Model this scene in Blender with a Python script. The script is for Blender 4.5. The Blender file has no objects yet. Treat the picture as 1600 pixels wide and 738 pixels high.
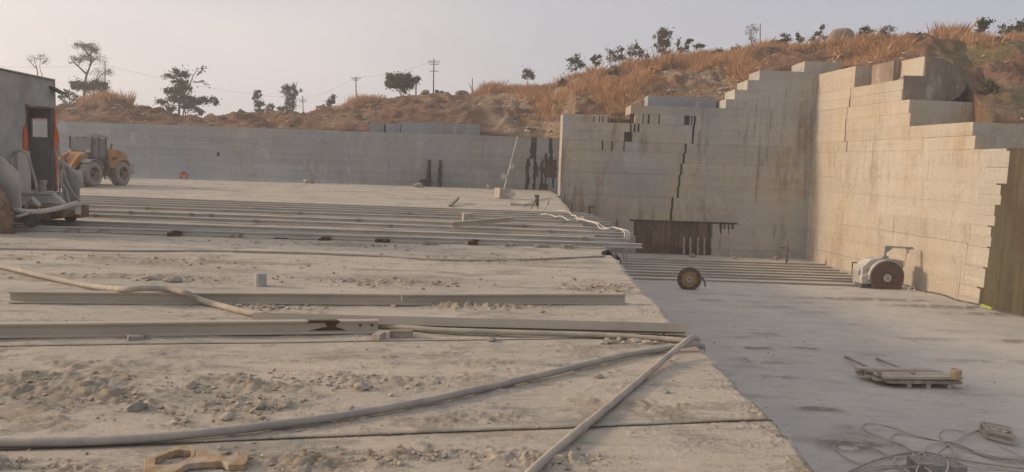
import bpy, bmesh, math, random
import numpy as np
from mathutils import Vector, Matrix
random.seed(7)
rng = np.random.default_rng(11)
R = math.radians
scene = bpy.context.scene
COL = scene.collection

# ------------------------------------------------------------------ camera
FPX, HEYE = 1150.0, 2.1                 # focal length in pixels of a 1600 wide picture, eye height above the bench
VPX, VPY, ROLL = 790.0, 255.0, 0.033
_dy = Vector(((VPX-800)/FPX, (369-VPY)/FPX, 1.0)).normalized()   # camera axes: right, up, forward
_hz = Vector((1.0, -ROLL, 0.0))
_up = _dy.cross(_hz); _up.normalize()
if _up.y < 0: _up = -_up
_dx = _up.cross(_dy)
if _dx.x < 0: _dx = -_dx
def c2w(v): return Vector((v.dot(_dx), v.dot(_dy), v.dot(_up)))
CAMPOS = Vector((0, 0, HEYE))
cam = bpy.data.cameras.new('camera'); camo = bpy.data.objects.new('camera', cam); COL.objects.link(camo)
ex, ey, ez = c2w(Vector((1,0,0))), c2w(Vector((0,1,0))), c2w(Vector((0,0,1)))
camo.matrix_world = Matrix(((ex.x, ey.x, -ez.x, CAMPOS.x), (ex.y, ey.y, -ez.y, CAMPOS.y), (ex.z, ey.z, -ez.z, CAMPOS.z), (0,0,0,1)))
cam.sensor_width = 36; cam.lens = FPX/1600*36; cam.clip_start = 0.05; cam.clip_end = 6000
scene.camera = camo

# ------------------------------------------------------------------ light
SUN_EL = 18.0
SUN_TO = Vector((-math.cos(R(4.5)), math.sin(R(4.5)), math.tan(R(SUN_EL)))).normalized()
world = bpy.data.worlds.new('World'); scene.world = world; world.use_nodes = True
wn = world.node_tree.nodes; wl = world.node_tree.links
bg = wn['Background']
sky = wn.new('ShaderNodeTexSky'); sky.sky_type = 'NISHITA'; sky.sun_disc = False
sky.sun_elevation = R(SUN_EL); sky.sun_rotation = R(-85.5); sky.dust_density = 5.0; sky.air_density = 1.0; sky.ozone_density = 1.0
hsv = wn.new('ShaderNodeHueSaturation'); hsv.inputs['Saturation'].default_value = 0.55; hsv.inputs['Value'].default_value = 0.9
wl.new(sky.outputs[0], hsv.inputs['Color'])
# thin high haze and cloud in front of the clear sky: pinker towards the low sun, blue grey away from it
wtc = wn.new('ShaderNodeTexCoord'); wdot = wn.new('ShaderNodeVectorMath'); wdot.operation = 'DOT_PRODUCT'
wl.new(wtc.outputs['Generated'], wdot.inputs[0]); wdot.inputs[1].default_value = SUN_TO
wr = wn.new('ShaderNodeMapRange'); wr.inputs[1].default_value = -.55; wr.inputs[2].default_value = .95; wl.new(wdot.outputs['Value'], wr.inputs[0])
wmap = wn.new('ShaderNodeMapping'); wmap.inputs['Scale'].default_value = (1.2, 1.2, 4.5); wl.new(wtc.outputs['Generated'], wmap.inputs[0])
wno = wn.new('ShaderNodeTexNoise'); wno.inputs['Scale'].default_value = 1.6; wno.inputs['Detail'].default_value = 5; wno.inputs['Roughness'].default_value = .5; wl.new(wmap.outputs[0], wno.inputs['Vector'])
wsum = wn.new('ShaderNodeMath'); wsum.operation = 'MULTIPLY_ADD'; wl.new(wno.outputs['Fac'], wsum.inputs[0]); wsum.inputs[1].default_value = .42; 
wsub = wn.new('ShaderNodeMath'); wsub.operation = 'SUBTRACT'; wl.new(wr.outputs[0], wsub.inputs[0]); wsub.inputs[1].default_value = .17; wsx = wn.new('ShaderNodeSeparateXYZ'); wl.new(wtc.outputs['Generated'], wsx.inputs[0]); wel = wn.new('ShaderNodeMath'); wel.operation = 'MULTIPLY_ADD'
wl.new(wsx.outputs['Z'], wel.inputs[0]); wel.inputs[1].default_value = -.30; wl.new(wsub.outputs[0], wel.inputs[2]); wl.new(wel.outputs[0], wsum.inputs[2])
wcr = wn.new('ShaderNodeValToRGB'); wl.new(wsum.outputs[0], wcr.inputs[0])
e = wcr.color_ramp.elements; e[0].position = 0; e[0].color = (.315,.34,.405,1); e[1].position = 1; e[1].color = (.80,.705,.66,1)
e2 = e.new(.42); e2.color = (.40,.41,.45,1); e3 = e.new(.70); e3.color = (.585,.55,.55,1)
wsc = wn.new('ShaderNodeVectorMath'); wsc.operation = 'SCALE'; wsc.inputs['Scale'].default_value = 7.2; wl.new(wcr.outputs[0], wsc.inputs[0])
wmx = wn.new('ShaderNodeMix'); wmx.data_type = 'RGBA'; wmx.inputs[0].default_value = .78; wl.new(hsv.outputs[0], wmx.inputs[6]); wl.new(wsc.outputs[0], wmx.inputs[7])
bg.inputs['Strength'].default_value = 0.13
wl.new(wmx.outputs[2], bg.inputs['Color'])
sun = bpy.data.lights.new('sun', 'SUN'); suno = bpy.data.objects.new('sun', sun); COL.objects.link(suno)
sun.energy = 2.35; sun.angle = R(6.0); sun.color = (1.0, 0.76, 0.53)
suno.rotation_euler = (-SUN_TO).to_track_quat('-Z', 'Y').to_euler()
vs = scene.view_settings; vs.view_transform = 'Standard'; vs.look = 'None'; vs.gamma = 1; vs.use_curve_mapping = False
vs.exposure = 0.58
scene.cycles.max_bounces = 6; scene.cycles.diffuse_bounces = 3

# ------------------------------------------------------------------ measuring helpers: a picture point to a point of the place
def ray(px, py): return c2w(Vector(((px-800)/FPX, (369-py)/FPX, 1.0)))
def gz(px, py, z=0.0):
    d = ray(px, py); return CAMPOS + d*((z-HEYE)/d.z)
def onY(px, py, Y):
    d = ray(px, py); return CAMPOS + d*(Y/d.y)
def onplane(px, py, p0, n):
    d = ray(px, py); return CAMPOS + d*((p0-CAMPOS).dot(n)/d.dot(n))
def hor(px): return VPY + ROLL*(px-VPX)

# ------------------------------------------------------------------ noise
def _hash(ix, iy, seed):
    h = (ix*374761393 + iy*668265263 + seed*974634767) & 0xFFFFFFFF
    h = ((h ^ (h >> 13))*1274126177) & 0xFFFFFFFF
    return ((h ^ (h >> 16)) & 0xFFFF)/65535.0
def vnoise(x, y, seed=0):
    x = np.asarray(x, float); y = np.asarray(y, float)
    ix = np.floor(x).astype(np.int64); iy = np.floor(y).astype(np.int64)
    fx = x-ix; fy = y-iy; fx = fx*fx*fx*(fx*(fx*6-15)+10); fy = fy*fy*fy*(fy*(fy*6-15)+10)
    a = _hash(ix, iy, seed); b = _hash(ix+1, iy, seed); c = _hash(ix, iy+1, seed); d = _hash(ix+1, iy+1, seed)
    return (a*(1-fx)+b*fx)*(1-fy) + (c*(1-fx)+d*fx)*fy
def fbm(x, y, octv=4, seed=0):
    s = 0; a = .5; t = 0
    for k in range(octv):
        s = s + a*vnoise(x*2**k+k*17.3, y*2**k-k*9.1, seed+k); t += a; a *= .5
    return s/t
def worley(x, y, seed=0):
    x = np.asarray(x, float); y = np.asarray(y, float); ix = np.floor(x).astype(np.int64); iy = np.floor(y).astype(np.int64)
    d1 = np.full(x.shape, 9.); d2 = d1.copy(); h = np.zeros(x.shape)
    for i in (-1,0,1):
        for j in (-1,0,1):
            cx, cy = ix+i, iy+j; qx = cx+.15+.7*_hash(cx,cy,seed)-x; qy = cy+.15+.7*_hash(cx,cy,seed+5)-y; d = np.sqrt(qx*qx+qy*qy)
            hh = _hash(cx,cy,seed+9) + (qx*(_hash(cx,cy,seed+13)-.5)+qy*(_hash(cx,cy,seed+17)-.5))*1.3
            m = d < d1; d2 = np.where(m, d1, np.minimum(d2, d)); h = np.where(m, hh, h); d1 = np.where(m, d, d1)
    return d1, d2, h
def sstep(a, b, x):
    t = np.clip((x-a)/(b-a), 0, 1); return t*t*(3-2*t)

# ------------------------------------------------------------------ materials
class NT:
    def __init__(s, name):
        s.m = bpy.data.materials.new(name); s.m.use_nodes = True
        s.n = s.m.node_tree.nodes; s.l = s.m.node_tree.links
        s.b = s.n['Principled BSDF']; s.b.inputs['Roughness'].default_value = .9
        s.b.inputs['Specular IOR Level'].default_value = .25
        s.tc = s.n.new('ShaderNodeTexCoord').outputs['Object']
    def new(s, t): return s.n.new(t)
    def mapping(s, sc, src=None, rot=(0,0,0)):
        n = s.n.new('ShaderNodeMapping'); n.inputs['Scale'].default_value = sc; n.inputs['Rotation'].default_value = rot
        s.l.new(src or s.tc, n.inputs['Vector']); return n.outputs[0]
    def noise(s, vec, scale, detail=4, rough=.55, dist=0):
        n = s.n.new('ShaderNodeTexNoise'); n.inputs['Scale'].default_value = scale; n.inputs['Detail'].default_value = detail
        n.inputs['Roughness'].default_value = rough; n.inputs['Distortion'].default_value = dist
        s.l.new(vec, n.inputs['Vector']); return n.outputs['Fac']
    def voro(s, vec, scale, feat='F1'):
        n = s.n.new('ShaderNodeTexVoronoi'); n.inputs['Scale'].default_value = scale; n.feature = feat
        s.l.new(vec, n.inputs['Vector']); return n.outputs['Distance']
    def rng(s, v, a, b, c=0., d=1.):
        n = s.n.new('ShaderNodeMapRange'); n.inputs[1].default_value = a; n.inputs[2].default_value = b
        n.inputs[3].default_value = c; n.inputs[4].default_value = d; n.interpolation_type = 'SMOOTHSTEP'
        s.l.new(v, n.inputs[0]); return n.outputs[0]
    def mix(s, f, a, b, mode='MIX'):
        n = s.n.new('ShaderNodeMix'); n.data_type = 'RGBA'; n.blend_type = mode
        for sock, v in ((n.inputs[0], f), (n.inputs[6], a), (n.inputs[7], b)):
            if isinstance(v, (int, float)): sock.default_value = v
            elif isinstance(v, tuple): sock.default_value = (*v, 1)
            else: s.l.new(v, sock)
        return n.outputs[2]
    def math(s, op, a, b):
        n = s.n.new('ShaderNodeMath'); n.operation = op
        for sock, v in ((n.inputs[0], a), (n.inputs[1], b)):
            if isinstance(v, (int, float)): sock.default_value = v
            else: s.l.new(v, sock)
        return n.outputs[0]
    def attr(s, name):
        n = s.n.new('ShaderNodeAttribute'); n.attribute_name = name; return n.outputs['Fac']
    def color(s, c): s.l.new(c, s.b.inputs['Base Color'])
    def bump(s, h, strength=.4, dist=.03):
        n = s.n.new('ShaderNodeBump'); n.inputs['Strength'].default_value = strength; n.inputs['Distance'].default_value = dist
        s.l.new(h, n.inputs['Height']); s.l.new(n.outputs[0], s.b.inputs['Normal'])
    def grey(s, f, a, b):
        return s.mix(f, (a, a, a), (b, b, b))

def mat_simple(name, c, rough=.85, var=.25, scale=6., metal=0., dust=None, dustamt=.5, bump=.15, dscale=None):
    t = NT(name); n1 = t.noise(t.tc, scale, 6, .6)
    lo = tuple(x*(1-var) for x in c); hi = tuple(min(1, x*(1+var)) for x in c)
    col = t.mix(t.rng(n1, .3, .7), lo, hi)
    if dust:
        n2 = t.noise(t.mapping((1,1,.8)), dscale or scale*.7, 5, .65)
        col = t.mix(t.rng(n2, .62-dustamt*.4, .78-dustamt*.3), col, dust)
    t.color(col); t.b.inputs['Roughness'].default_value = rough; t.b.inputs['Metallic'].default_value = metal
    if bump: t.bump(n1, bump, .02)
    return t.m

def mat_granite(name, c1=(.36,.335,.30), c2=(.27,.26,.245), brown=(.22,.145,.085), streak=.5, band=.3, warm=None):
    t = NT(name)
    n1 = t.noise(t.tc, .22, 5, .55)
    col = t.mix(t.rng(n1, .35, .65), c1, c2)
    if warm:
        nw = t.noise(t.mapping((.2,.2,.16)), 1., 6, .65); col = t.mix(t.rng(nw, .44, .62), col, warm)
    nb = t.noise(t.mapping((.06,.06,1.9)), 1., 5, .65)                    # bedding across the face
    col = t.mix(1., col, t.grey(t.rng(nb, .35, .65), 1-band*.28, 1+band*.15), 'MULTIPLY')
    sw = t.noise(t.mapping((.5,.5,16.)), 1., 4, .6)                       # saw lines
    ns = t.noise(t.mapping((7.,7.,.5)), 1., 3, .6)                        # drill lines
    col = t.mix(1., col, t.grey(t.rng(ns, .3, .7), .965, 1.025), 'MULTIPLY')
    col = t.mix(1., col, t.grey(t.rng(sw, .3, .7), .975, 1.018), 'MULTIPLY')
    nk = t.noise(t.mapping((.8,.8,.20)), 1., 6, .68, .4)                  # seepage stains
    ng = t.noise(t.tc, .16, 4, .55)
    fk = t.math('MULTIPLY', t.rng(nk, .47, .66), t.rng(ng, .40, .60))
    col = t.mix(t.math('MULTIPLY', fk, streak), col, brown)
    nr = t.noise(t.mapping((2.6,2.6,.16)), 1., 5, .65); nr2 = t.noise(t.tc, .3, 4, .6)
    col = t.mix(t.math('MULTIPLY', t.math('MULTIPLY', t.rng(nr, .55, .69), t.rng(nr2, .44, .58)), streak), col, tuple(x*.8 for x in brown))
    nd = t.noise(t.mapping((1.2,1.2,.45)), 1., 6, .7)
    col = t.mix(t.math('MULTIPLY', t.rng(nd, .55, .68), .45), col, (.50,.47,.42))
    a = t.attr('rnd')
    col = t.mix(1., col, t.grey(a, .95, 1.04), 'MULTIPLY')
    nm = t.noise(t.mapping((1,1,.9)), .8, 8, .72); col = t.mix(t.math('MULTIPLY', t.rng(nm, .55, .66), .38), col, tuple(x*.58 for x in c2))
    nf = t.noise(t.tc, 9., 4, .7)
    col = t.mix(1., col, t.grey(t.rng(nf, .3, .7), .91, 1.08), 'MULTIPLY')
    t.color(col)
    h = t.math('ADD', t.math('MULTIPLY', ns, .3), t.math('ADD', t.noise(t.tc, 2.2, 8, .7), t.math('MULTIPLY', sw, .35)))
    t.bump(h, .5, .07); return t.m

M = {}
M['granite'] = mat_granite('granite', (.38,.36,.32), (.31,.30,.28), streak=.72, band=.18, warm=(.41,.345,.255))
M['granite_far'] = mat_granite('granite_far', (.325,.325,.315), (.265,.275,.28), streak=.3, band=.3, warm=(.30,.29,.265))
M['granite_warm'] = mat_granite('granite_warm', (.45,.40,.325), (.40,.36,.30), (.29,.20,.12), streak=.5, band=.15, warm=(.43,.36,.27))
M['granite_cool'] = mat_granite('granite_cool', (.29,.295,.30), (.235,.245,.255), streak=.15, band=.2)
M['outcrop'] = mat_granite('brown_granite', (.27,.205,.15), (.20,.155,.115), streak=.3, band=.2)
def mat_seep(name, a, b, c, sc=4.5):
    t = NT(name); n = t.noise(t.mapping((sc,sc,.1)), 1., 5, .6); n2 = t.noise(t.tc, .5, 4, .6)
    col = t.mix(t.rng(n, .35, .65), a, b); col = t.mix(t.rng(n2, .45, .7), col, c)
    t.color(col); t.bump(n, .4, .05); t.b.inputs['Roughness'].default_value = .8; return t.m
M['seep_brown'] = mat_seep('seep_brown', (.075,.048,.03), (.175,.11,.062), (.055,.04,.028))
M['seep_algae'] = mat_seep('seep_algae', (.055,.045,.026), (.095,.078,.04), (.065,.044,.026))

def mat_ground(name, base, base2, dirt, dark, lscale=1.0, rot=-9, smear=.45, dk=1.):
    t = NT(name)
    n1 = t.noise(t.tc, .3*lscale, 6, .62); n2 = t.noise(t.mapping((.55,1.5,1), rot=(0,0,R(rot))), 1.0*lscale, 9, .72)
    col = t.mix(t.rng(n1, .38, .62), base, base2)
    n5 = t.noise(t.mapping((.5,1.3,1), rot=(0,0,R(rot))), 3.4, 8, .75)
    col = t.mix(t.math('MULTIPLY', t.rng(n2, .50, .62), .75*dk), col, dark)
    col = t.mix(t.math('MULTIPLY', t.rng(n5, .53, .63), .7*dk), col, dark)
    n3 = t.noise(t.mapping((.8,1.2,1)), 9., 8, .78)
    col = t.mix(t.math('MULTIPLY', t.rng(n3, .56, .66), .5*dk), col, tuple(x*.8 for x in dark))
    a = t.attr('dirt'); nd = t.noise(t.tc, 2.2, 6, .7)
    dirt2 = t.mix(t.rng(nd, .42, .6), dirt, tuple(x*.5+y*.45 for x, y in zip(dark, dirt)))
    col = t.mix(t.math('MULTIPLY', a, t.rng(n3, .3, .6, .55, 1.)), col, dirt2)
    n4 = t.noise(t.tc, 45., 6, .75)
    col = t.mix(1., col, t.grey(t.rng(n4, .3, .7), .84, 1.12), 'MULTIPLY')
    vt = t.noise(t.mapping((.22,2.6,1), rot=(0,0,R(rot))), 1.1, 6, .65)     # wheel smears and sweeping marks
    col = t.mix(t.math('MULTIPLY', t.rng(vt, .54, .66), smear), col, tuple(min(1,x*1.12) for x in base))
    n6 = t.noise(t.mapping((.18,1.8,1), rot=(0,0,R(rot+3))), 1.9, 6, .65)
    col = t.mix(t.math('MULTIPLY', t.rng(n6, .57, .67), smear), col, tuple(x*1.05 for x in dark))
    t.color(col)
    t.bump(t.math('ADD', t.math('ADD', t.math('MULTIPLY', n3, .8), t.math('MULTIPLY', n4, .45)), n5), .75, .025); return t.m
M['bench'] = mat_ground('bench_dust', (.505,.435,.345), (.43,.38,.31), (.32,.255,.175), (.245,.228,.195))
M['pit'] = mat_ground('pit_dust', (.53,.485,.42), (.48,.445,.395), (.185,.15,.11), (.32,.295,.26), rot=6, smear=.22, dk=.42)
t = NT('hill_soil')
n1 = t.noise(t.tc, .12, 6, .6); n2 = t.noise(t.tc, .7, 7, .7); nv = t.noise(t.mapping((.35,.35,.9)), 1., 6, .65)
soil = t.mix(t.rng(n1, .35, .65), (.185,.092,.05), (.235,.135,.075)); soil = t.mix(t.rng(n2, .48, .64), soil, (.115,.07,.042))
rock = t.mix(t.rng(n2, .35, .65), (.33,.24,.155), (.24,.17,.11)); rock = t.mix(t.rng(nv, .5, .62), rock, (.15,.10,.062))
green = t.mix(t.rng(n2, .4, .6), (.13,.12,.05), (.24,.18,.08))
col = t.mix(t.attr('rock'), soil, rock); col = t.mix(t.attr('green'), col, green)
t.color(col); t.bump(t.math('ADD', n2, nv), 1., .7); M['hill'] = t.m

M['steel'] = mat_simple('dusty_steel', (.45,.42,.375), .8, .12, 1.5, .0, (.51,.455,.385), .45)
M['steel_dust'] = mat_simple('dust_covered_steel', (.40,.35,.285), .88, .1, 1.5, .0, (.46,.395,.315), .6)
M['rust'] = mat_simple('rust', (.085,.052,.034), .9, .35, 8.)
M['rust_disc'] = mat_simple('rusty_blade', (.12,.07,.043), .75, .3, 5., .2, (.16,.10,.06), .35)
M['hose'] = mat_simple('dusty_hose', (.36,.31,.255), .85, .1, 5., 0, (.44,.375,.30), .5)
M['hose_grey'] = mat_simple('grey_hose', (.30,.275,.245), .8, .1, 5., 0, (.38,.335,.28), .5)
M['white_hose'] = mat_simple('white_hose', (.50,.45,.385), .7, .12, 8.)
M['black_rubber'] = mat_simple('black_rubber', (.03,.029,.027), .7, .3, 8., 0, (.16,.14,.12), .2)
M['tyre'] = mat_simple('dusty_tyre', (.27,.25,.22), .92, .12, 6., 0, (.33,.295,.245), .5)
M['stone'] = mat_simple('pale_stone', (.37,.32,.26), .9, .22, 7., bump=.5)
M['stone_dark'] = mat_simple('grey_stone', (.27,.245,.21), .9, .25, 7., bump=.5)
M['tan_rubble'] = mat_simple('tan_rubble', (.33,.25,.165), .9, .25, 7., bump=.4)
M['rubble'] = mat_simple('rubble_chips', (.39,.33,.26), .92, .2, 7.)
M['tan_cable'] = mat_simple('tan_cable', (.44,.385,.31), .8, .12, 6.)
M['black_iron'] = mat_simple('black_iron', (.035,.033,.03), .8, .3, 5.)
M['wood'] = mat_simple('grey_timber', (.27,.215,.165), .9, .25, 5., 0, (.37,.32,.26), .4)
M['paint_grey'] = mat_simple('dusty_grey_paint', (.33,.32,.295), .85, .2, 1.3, 0, (.39,.355,.305), .35)
M['paint_pale'] = mat_simple('dusty_pale_paint', (.45,.42,.38), .8, .12, 2., 0, (.37,.33,.28), .35)
M['yellow'] = mat_simple('dusty_yellow_paint', (.42,.205,.07), .75, .18, 2., 0, (.36,.29,.21), .45)
M['orange'] = mat_simple('orange_paint', (.52,.115,.05), .7, .2, 3., 0, (.42,.26,.18), .3)
M['dark'] = mat_simple('dark_steel', (.085,.08,.073), .8, .25, 4., 0, (.21,.19,.16), .4)
M['brown_paint'] = mat_simple('brown_iron', (.17,.11,.07), .85, .25, 4., 0, (.30,.24,.18), .35)
M['tan_iron'] = mat_simple('tan_iron', (.34,.235,.135), .8, .22, 12., 0, (.42,.35,.27), .35)
M['bark'] = mat_simple('bark', (.13,.105,.085), .95, .3, 3.)
M['pale_bark'] = mat_simple('pale_bark', (.24,.205,.17), .95, .25, 3.)
M['concrete'] = mat_simple('concrete', (.36,.345,.315), .9, .15, 6.)
t = NT('window_glass'); t.b.inputs['Base Color'].default_value = (.30,.30,.285,1); t.b.inputs['Roughness'].default_value = .25  # pale base colour stands in for light reflected by the panes
t.b.inputs['Alpha'].default_value = .66; M['glass'] = t.m
def mat_leaf(name, a, b):
    t = NT(name); c = t.mix(t.attr('rnd'), a, b); t.color(c); t.b.inputs['Roughness'].default_value = .7
    tr = t.new('ShaderNodeBsdfTranslucent'); t.l.new(c, tr.inputs[0]); mx = t.new('ShaderNodeMixShader'); mx.inputs[0].default_value = .3
    t.l.new(t.b.outputs[0], mx.inputs[1]); t.l.new(tr.outputs[0], mx.inputs[2])
    t.l.new(mx.outputs[0], t.n['Material Output'].inputs['Surface']); return t.m
M['leaf'] = mat_leaf('leaf', (.05,.065,.035), (.115,.13,.065))
M['leaf_dry'] = mat_leaf('leaf_dry', (.095,.09,.045), (.19,.14,.075))
M['leaf_bare'] = mat_leaf('twig_haze', (.14,.11,.085), (.20,.165,.125))
M['grass'] = mat_leaf('dry_grass', (.40,.205,.09), (.62,.39,.20))

# ------------------------------------------------------------------ mesh helpers
def tag(o, label=None, cat=None, group=None, kind=None):
    if label: o['label'] = label
    if cat: o['category'] = cat
    if group: o['group'] = group
    if kind: o['kind'] = kind
    return o
class MB:
    def __init__(s): s.v = []; s.f = []; s.m = []; s.r = []
    def add(s, vs, fs, mi=0, rnd=None):
        b = len(s.v); s.v += [tuple(v) for v in vs]; r = random.random() if rnd is None else rnd
        for f in fs: s.f.append(tuple(b+i for i in f)); s.m.append(mi); s.r.append(r)
    def hexa(s, p, mi=0, rnd=None):      # 8 corners: bottom ring then top ring
        s.add(p, [(3,2,1,0),(4,5,6,7),(0,1,5,4),(1,2,6,5),(2,3,7,6),(3,0,4,7)], mi, rnd)
    def box(s, c, d, mi=0, rz=0, ry=0, rx=0, rnd=None):
        m = Matrix.Rotation(rz,3,'Z') @ Matrix.Rotation(ry,3,'Y') @ Matrix.Rotation(rx,3,'X'); c = Vector(c)
        x, y, z = d[0]/2, d[1]/2, d[2]/2
        s.hexa([c + m @ Vector(q) for q in ((-x,-y,-z),(x,-y,-z),(x,y,-z),(-x,y,-z),(-x,-y,z),(x,-y,z),(x,y,z),(-x,y,z))], mi, rnd)
    def bar(s, a, b, w, h=None, mi=0):   # square bar between two points
        s.tube([a, b], w/2*1.414, 4, mi, phase=math.pi/4, ysc=(h/w if h else 1))
    def tube(s, path, r, n=8, mi=0, phase=0., ysc=1., cap=True, rnd=None):
        path = [Vector(p) for p in path]; rr = r if isinstance(r, (list, tuple)) else [r]*len(path)
        vs = []; up0 = None
        for i, p in enumerate(path):
            t = (path[min(i+1, len(path)-1)] - path[max(i-1, 0)]).normalized()
            up = Vector((0,0,1)) if up0 is None else up0
            if up0 is None and abs(t.z) > .92: up = Vector((0,1,0))
            side = t.cross(up)
            if side.length < 1e-4: side = t.cross(Vector((1,0,0)))
            side.normalize(); up = side.cross(t).normalized(); up0 = up
            for k in range(n):
                a = phase + 2*math.pi*k/n
                vs.append(p + side*(math.cos(a)*rr[i]) + up*(math.sin(a)*rr[i]*ysc))
        fs = []
        for i in range(len(path)-1):
            for k in range(n):
                fs.append((i*n+k, i*n+(k+1)%n, (i+1)*n+(k+1)%n, (i+1)*n+k))
        if cap: fs += [tuple(range(n))[::-1], tuple((len(path)-1)*n+k for k in range(n))]
        s.add(vs, fs, mi, rnd)
    def lathe(s, prof, axis='Z', n=24, c=(0,0,0), mi=0, rnd=None, cap=True):   # prof: (radius, offset along axis)
        c = Vector(c); vs = []
        for r, h in prof:
            for k in range(n):
                a = 2*math.pi*k/n; x, y = r*math.cos(a), r*math.sin(a)
                vs.append(c + Vector({'Z': (x,y,h), 'Y': (x,h,y), 'X': (h,x,y)}[axis]))
        fs = [(i*n+k, i*n+(k+1)%n, (i+1)*n+(k+1)%n, (i+1)*n+k) for i in range(len(prof)-1) for k in range(n)]
        if cap and prof[0][0] > 1e-4: fs.append(tuple(range(n))[::-1])
        if cap and prof[-1][0] > 1e-4: fs.append(tuple((len(prof)-1)*n+k for k in range(n)))
        s.add(vs, fs, mi, rnd)
    def prism(s, poly, off, mi=0, rnd=None):      # polygon of 3-D points pushed along off
        n = len(poly); off = Vector(off); poly = [Vector(p) for p in poly]
        vs = poly + [p+off for p in poly]
        s.add(vs, [tuple(range(n))[::-1], tuple(range(n, 2*n))] + [(i, (i+1)%n, n+(i+1)%n, n+i) for i in range(n)], mi, rnd)
    def rock(s, c, size, mi=0, seed=0, sub=2, flat=.35):
        bm = bmesh.new(); bmesh.ops.create_icosphere(bm, subdivisions=sub, radius=1.0)
        rr = random.Random(seed); planes = [(Vector((rr.gauss(0,1), rr.gauss(0,1), rr.gauss(0,1))).normalized(), rr.uniform(.55,.9)) for _ in range(9)]
        rz = Matrix.Rotation(rr.uniform(0,6.3), 3, 'Z'); vs = []
        for v in bm.verts:
            p = v.co.copy()
            for n, d in planes:
                e = p.dot(n)-d
                if e > 0: p -= n*e
            p = rz @ Vector((p.x*size[0], p.y*size[1], p.z*size[2])); vs.append(Vector(c)+p)
        fs = [tuple(v.index for v in f.verts) for f in bm.faces]; bm.free(); s.add(vs, fs, mi)
    def build(s, name, mats, parent=None, loc=None, smooth=False, fix=True):
        me = bpy.data.meshes.new(name); off = Vector(loc) if loc is not None else Vector((0,0,0))
        me.from_pydata([Vector(v)-off for v in s.v], [], s.f)
        mats = mats if isinstance(mats, (list, tuple)) else [mats]
        for m in mats: me.materials.append(m)
        me.polygons.foreach_set('material_index', s.m)
        a = me.attributes.new('rnd', 'FLOAT', 'FACE'); a.data.foreach_set('value', s.r)
        if fix:
            bm = bmesh.new(); bm.from_mesh(me); bmesh.ops.recalc_face_normals(bm, faces=bm.faces); bm.to_mesh(me); bm.free()
        if smooth:
            me.polygons.foreach_set('use_smooth', [True]*len(me.polygons))
            try: me.set_sharp_from_angle(angle=R(40))
            except Exception: pass
        me.update()
        o = bpy.data.objects.new(name, me); COL.objects.link(o)
        if loc is not None: o.location = loc
        if parent: o.parent = parent
        return o
def empty(name, loc, rz=0, label=None, cat=None, group=None):
    o = bpy.data.objects.new(name, None); COL.objects.link(o); o.location = loc; o.rotation_euler = (0,0,rz); o.empty_display_size = .2
    return tag(o, label, cat, group)
def copy_tree(o, parent=None):
    c = o.copy(); COL.objects.link(c)
    if parent: c.parent = parent
    for ch in list(o.children): copy_tree(ch, c)
    return c
def grid_mesh(name, P, mat, attrs={}, smooth=True):   # P: rows x cols x 3
    nr, nc, _ = P.shape; me = bpy.data.meshes.new(name)
    idx = np.arange(nr*nc).reshape(nr, nc)
    F = np.stack([idx[:-1,:-1], idx[:-1,1:], idx[1:,1:], idx[1:,:-1]], -1).reshape(-1, 4)
    me.vertices.add(nr*nc); me.vertices.foreach_set('co', P.reshape(-1).astype(np.float32))
    me.loops.add(F.size); me.loops.foreach_set('vertex_index', F.reshape(-1).astype(np.int32))
    me.polygons.add(len(F)); me.polygons.foreach_set('loop_start', np.arange(0, F.size, 4, dtype=np.int32))
    me.polygons.foreach_set('use_smooth', [smooth]*len(F)); me.update(calc_edges=True); me.validate()
    for k, v in attrs.items():
        a = me.attributes.new(k, 'FLOAT', 'POINT'); a.data.foreach_set('value', v.reshape(-1).astype(np.float32))
    me.materials.append(mat); o = bpy.data.objects.new(name, me); COL.objects.link(o); return o
def spline(pts, n=8):     # smooth curve through points
    pts = [Vector(p) for p in pts]; out = []
    for i in range(len(pts)-1):
        p0 = pts[max(i-1,0)]; p1 = pts[i]; p2 = pts[i+1]; p3 = pts[min(i+2, len(pts)-1)]
        for k in range(n):
            t = k/n
            out.append(.5*((2*p1) + (p2-p0)*t + (2*p0-5*p1+4*p2-p3)*t*t + (3*p1-p0-3*p2+p3)*t*t*t))
    out.append(pts[-1]); return out# ------------------------------------------------------------------ the quarry: key planes
YB = gz(872, 305).y                      # face of the pit's back wall
YF = gz(500, 286).y                      # face of the long wall behind the bench
ZP = onY(1258, 405, YB).z                # pit floor level
PR0 = gz(1258, 405, ZP); PR1 = gz(1600, 495, ZP)
UR = (PR1-PR0); UR.z = 0; UR.normalize() # along the right wall, towards the viewer
NR = Vector((-UR.y, UR.x, 0))            # pick the normal that faces the pit
if NR.x > 0: NR = -NR
def onR(px, py):
    p = onplane(px, py, PR0, NR); return (p-PR0).dot(UR), p.z
print('YB', YB, 'YF', YF, 'ZP', ZP, 'PR0', PR0, 'PR1', PR1)

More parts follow.
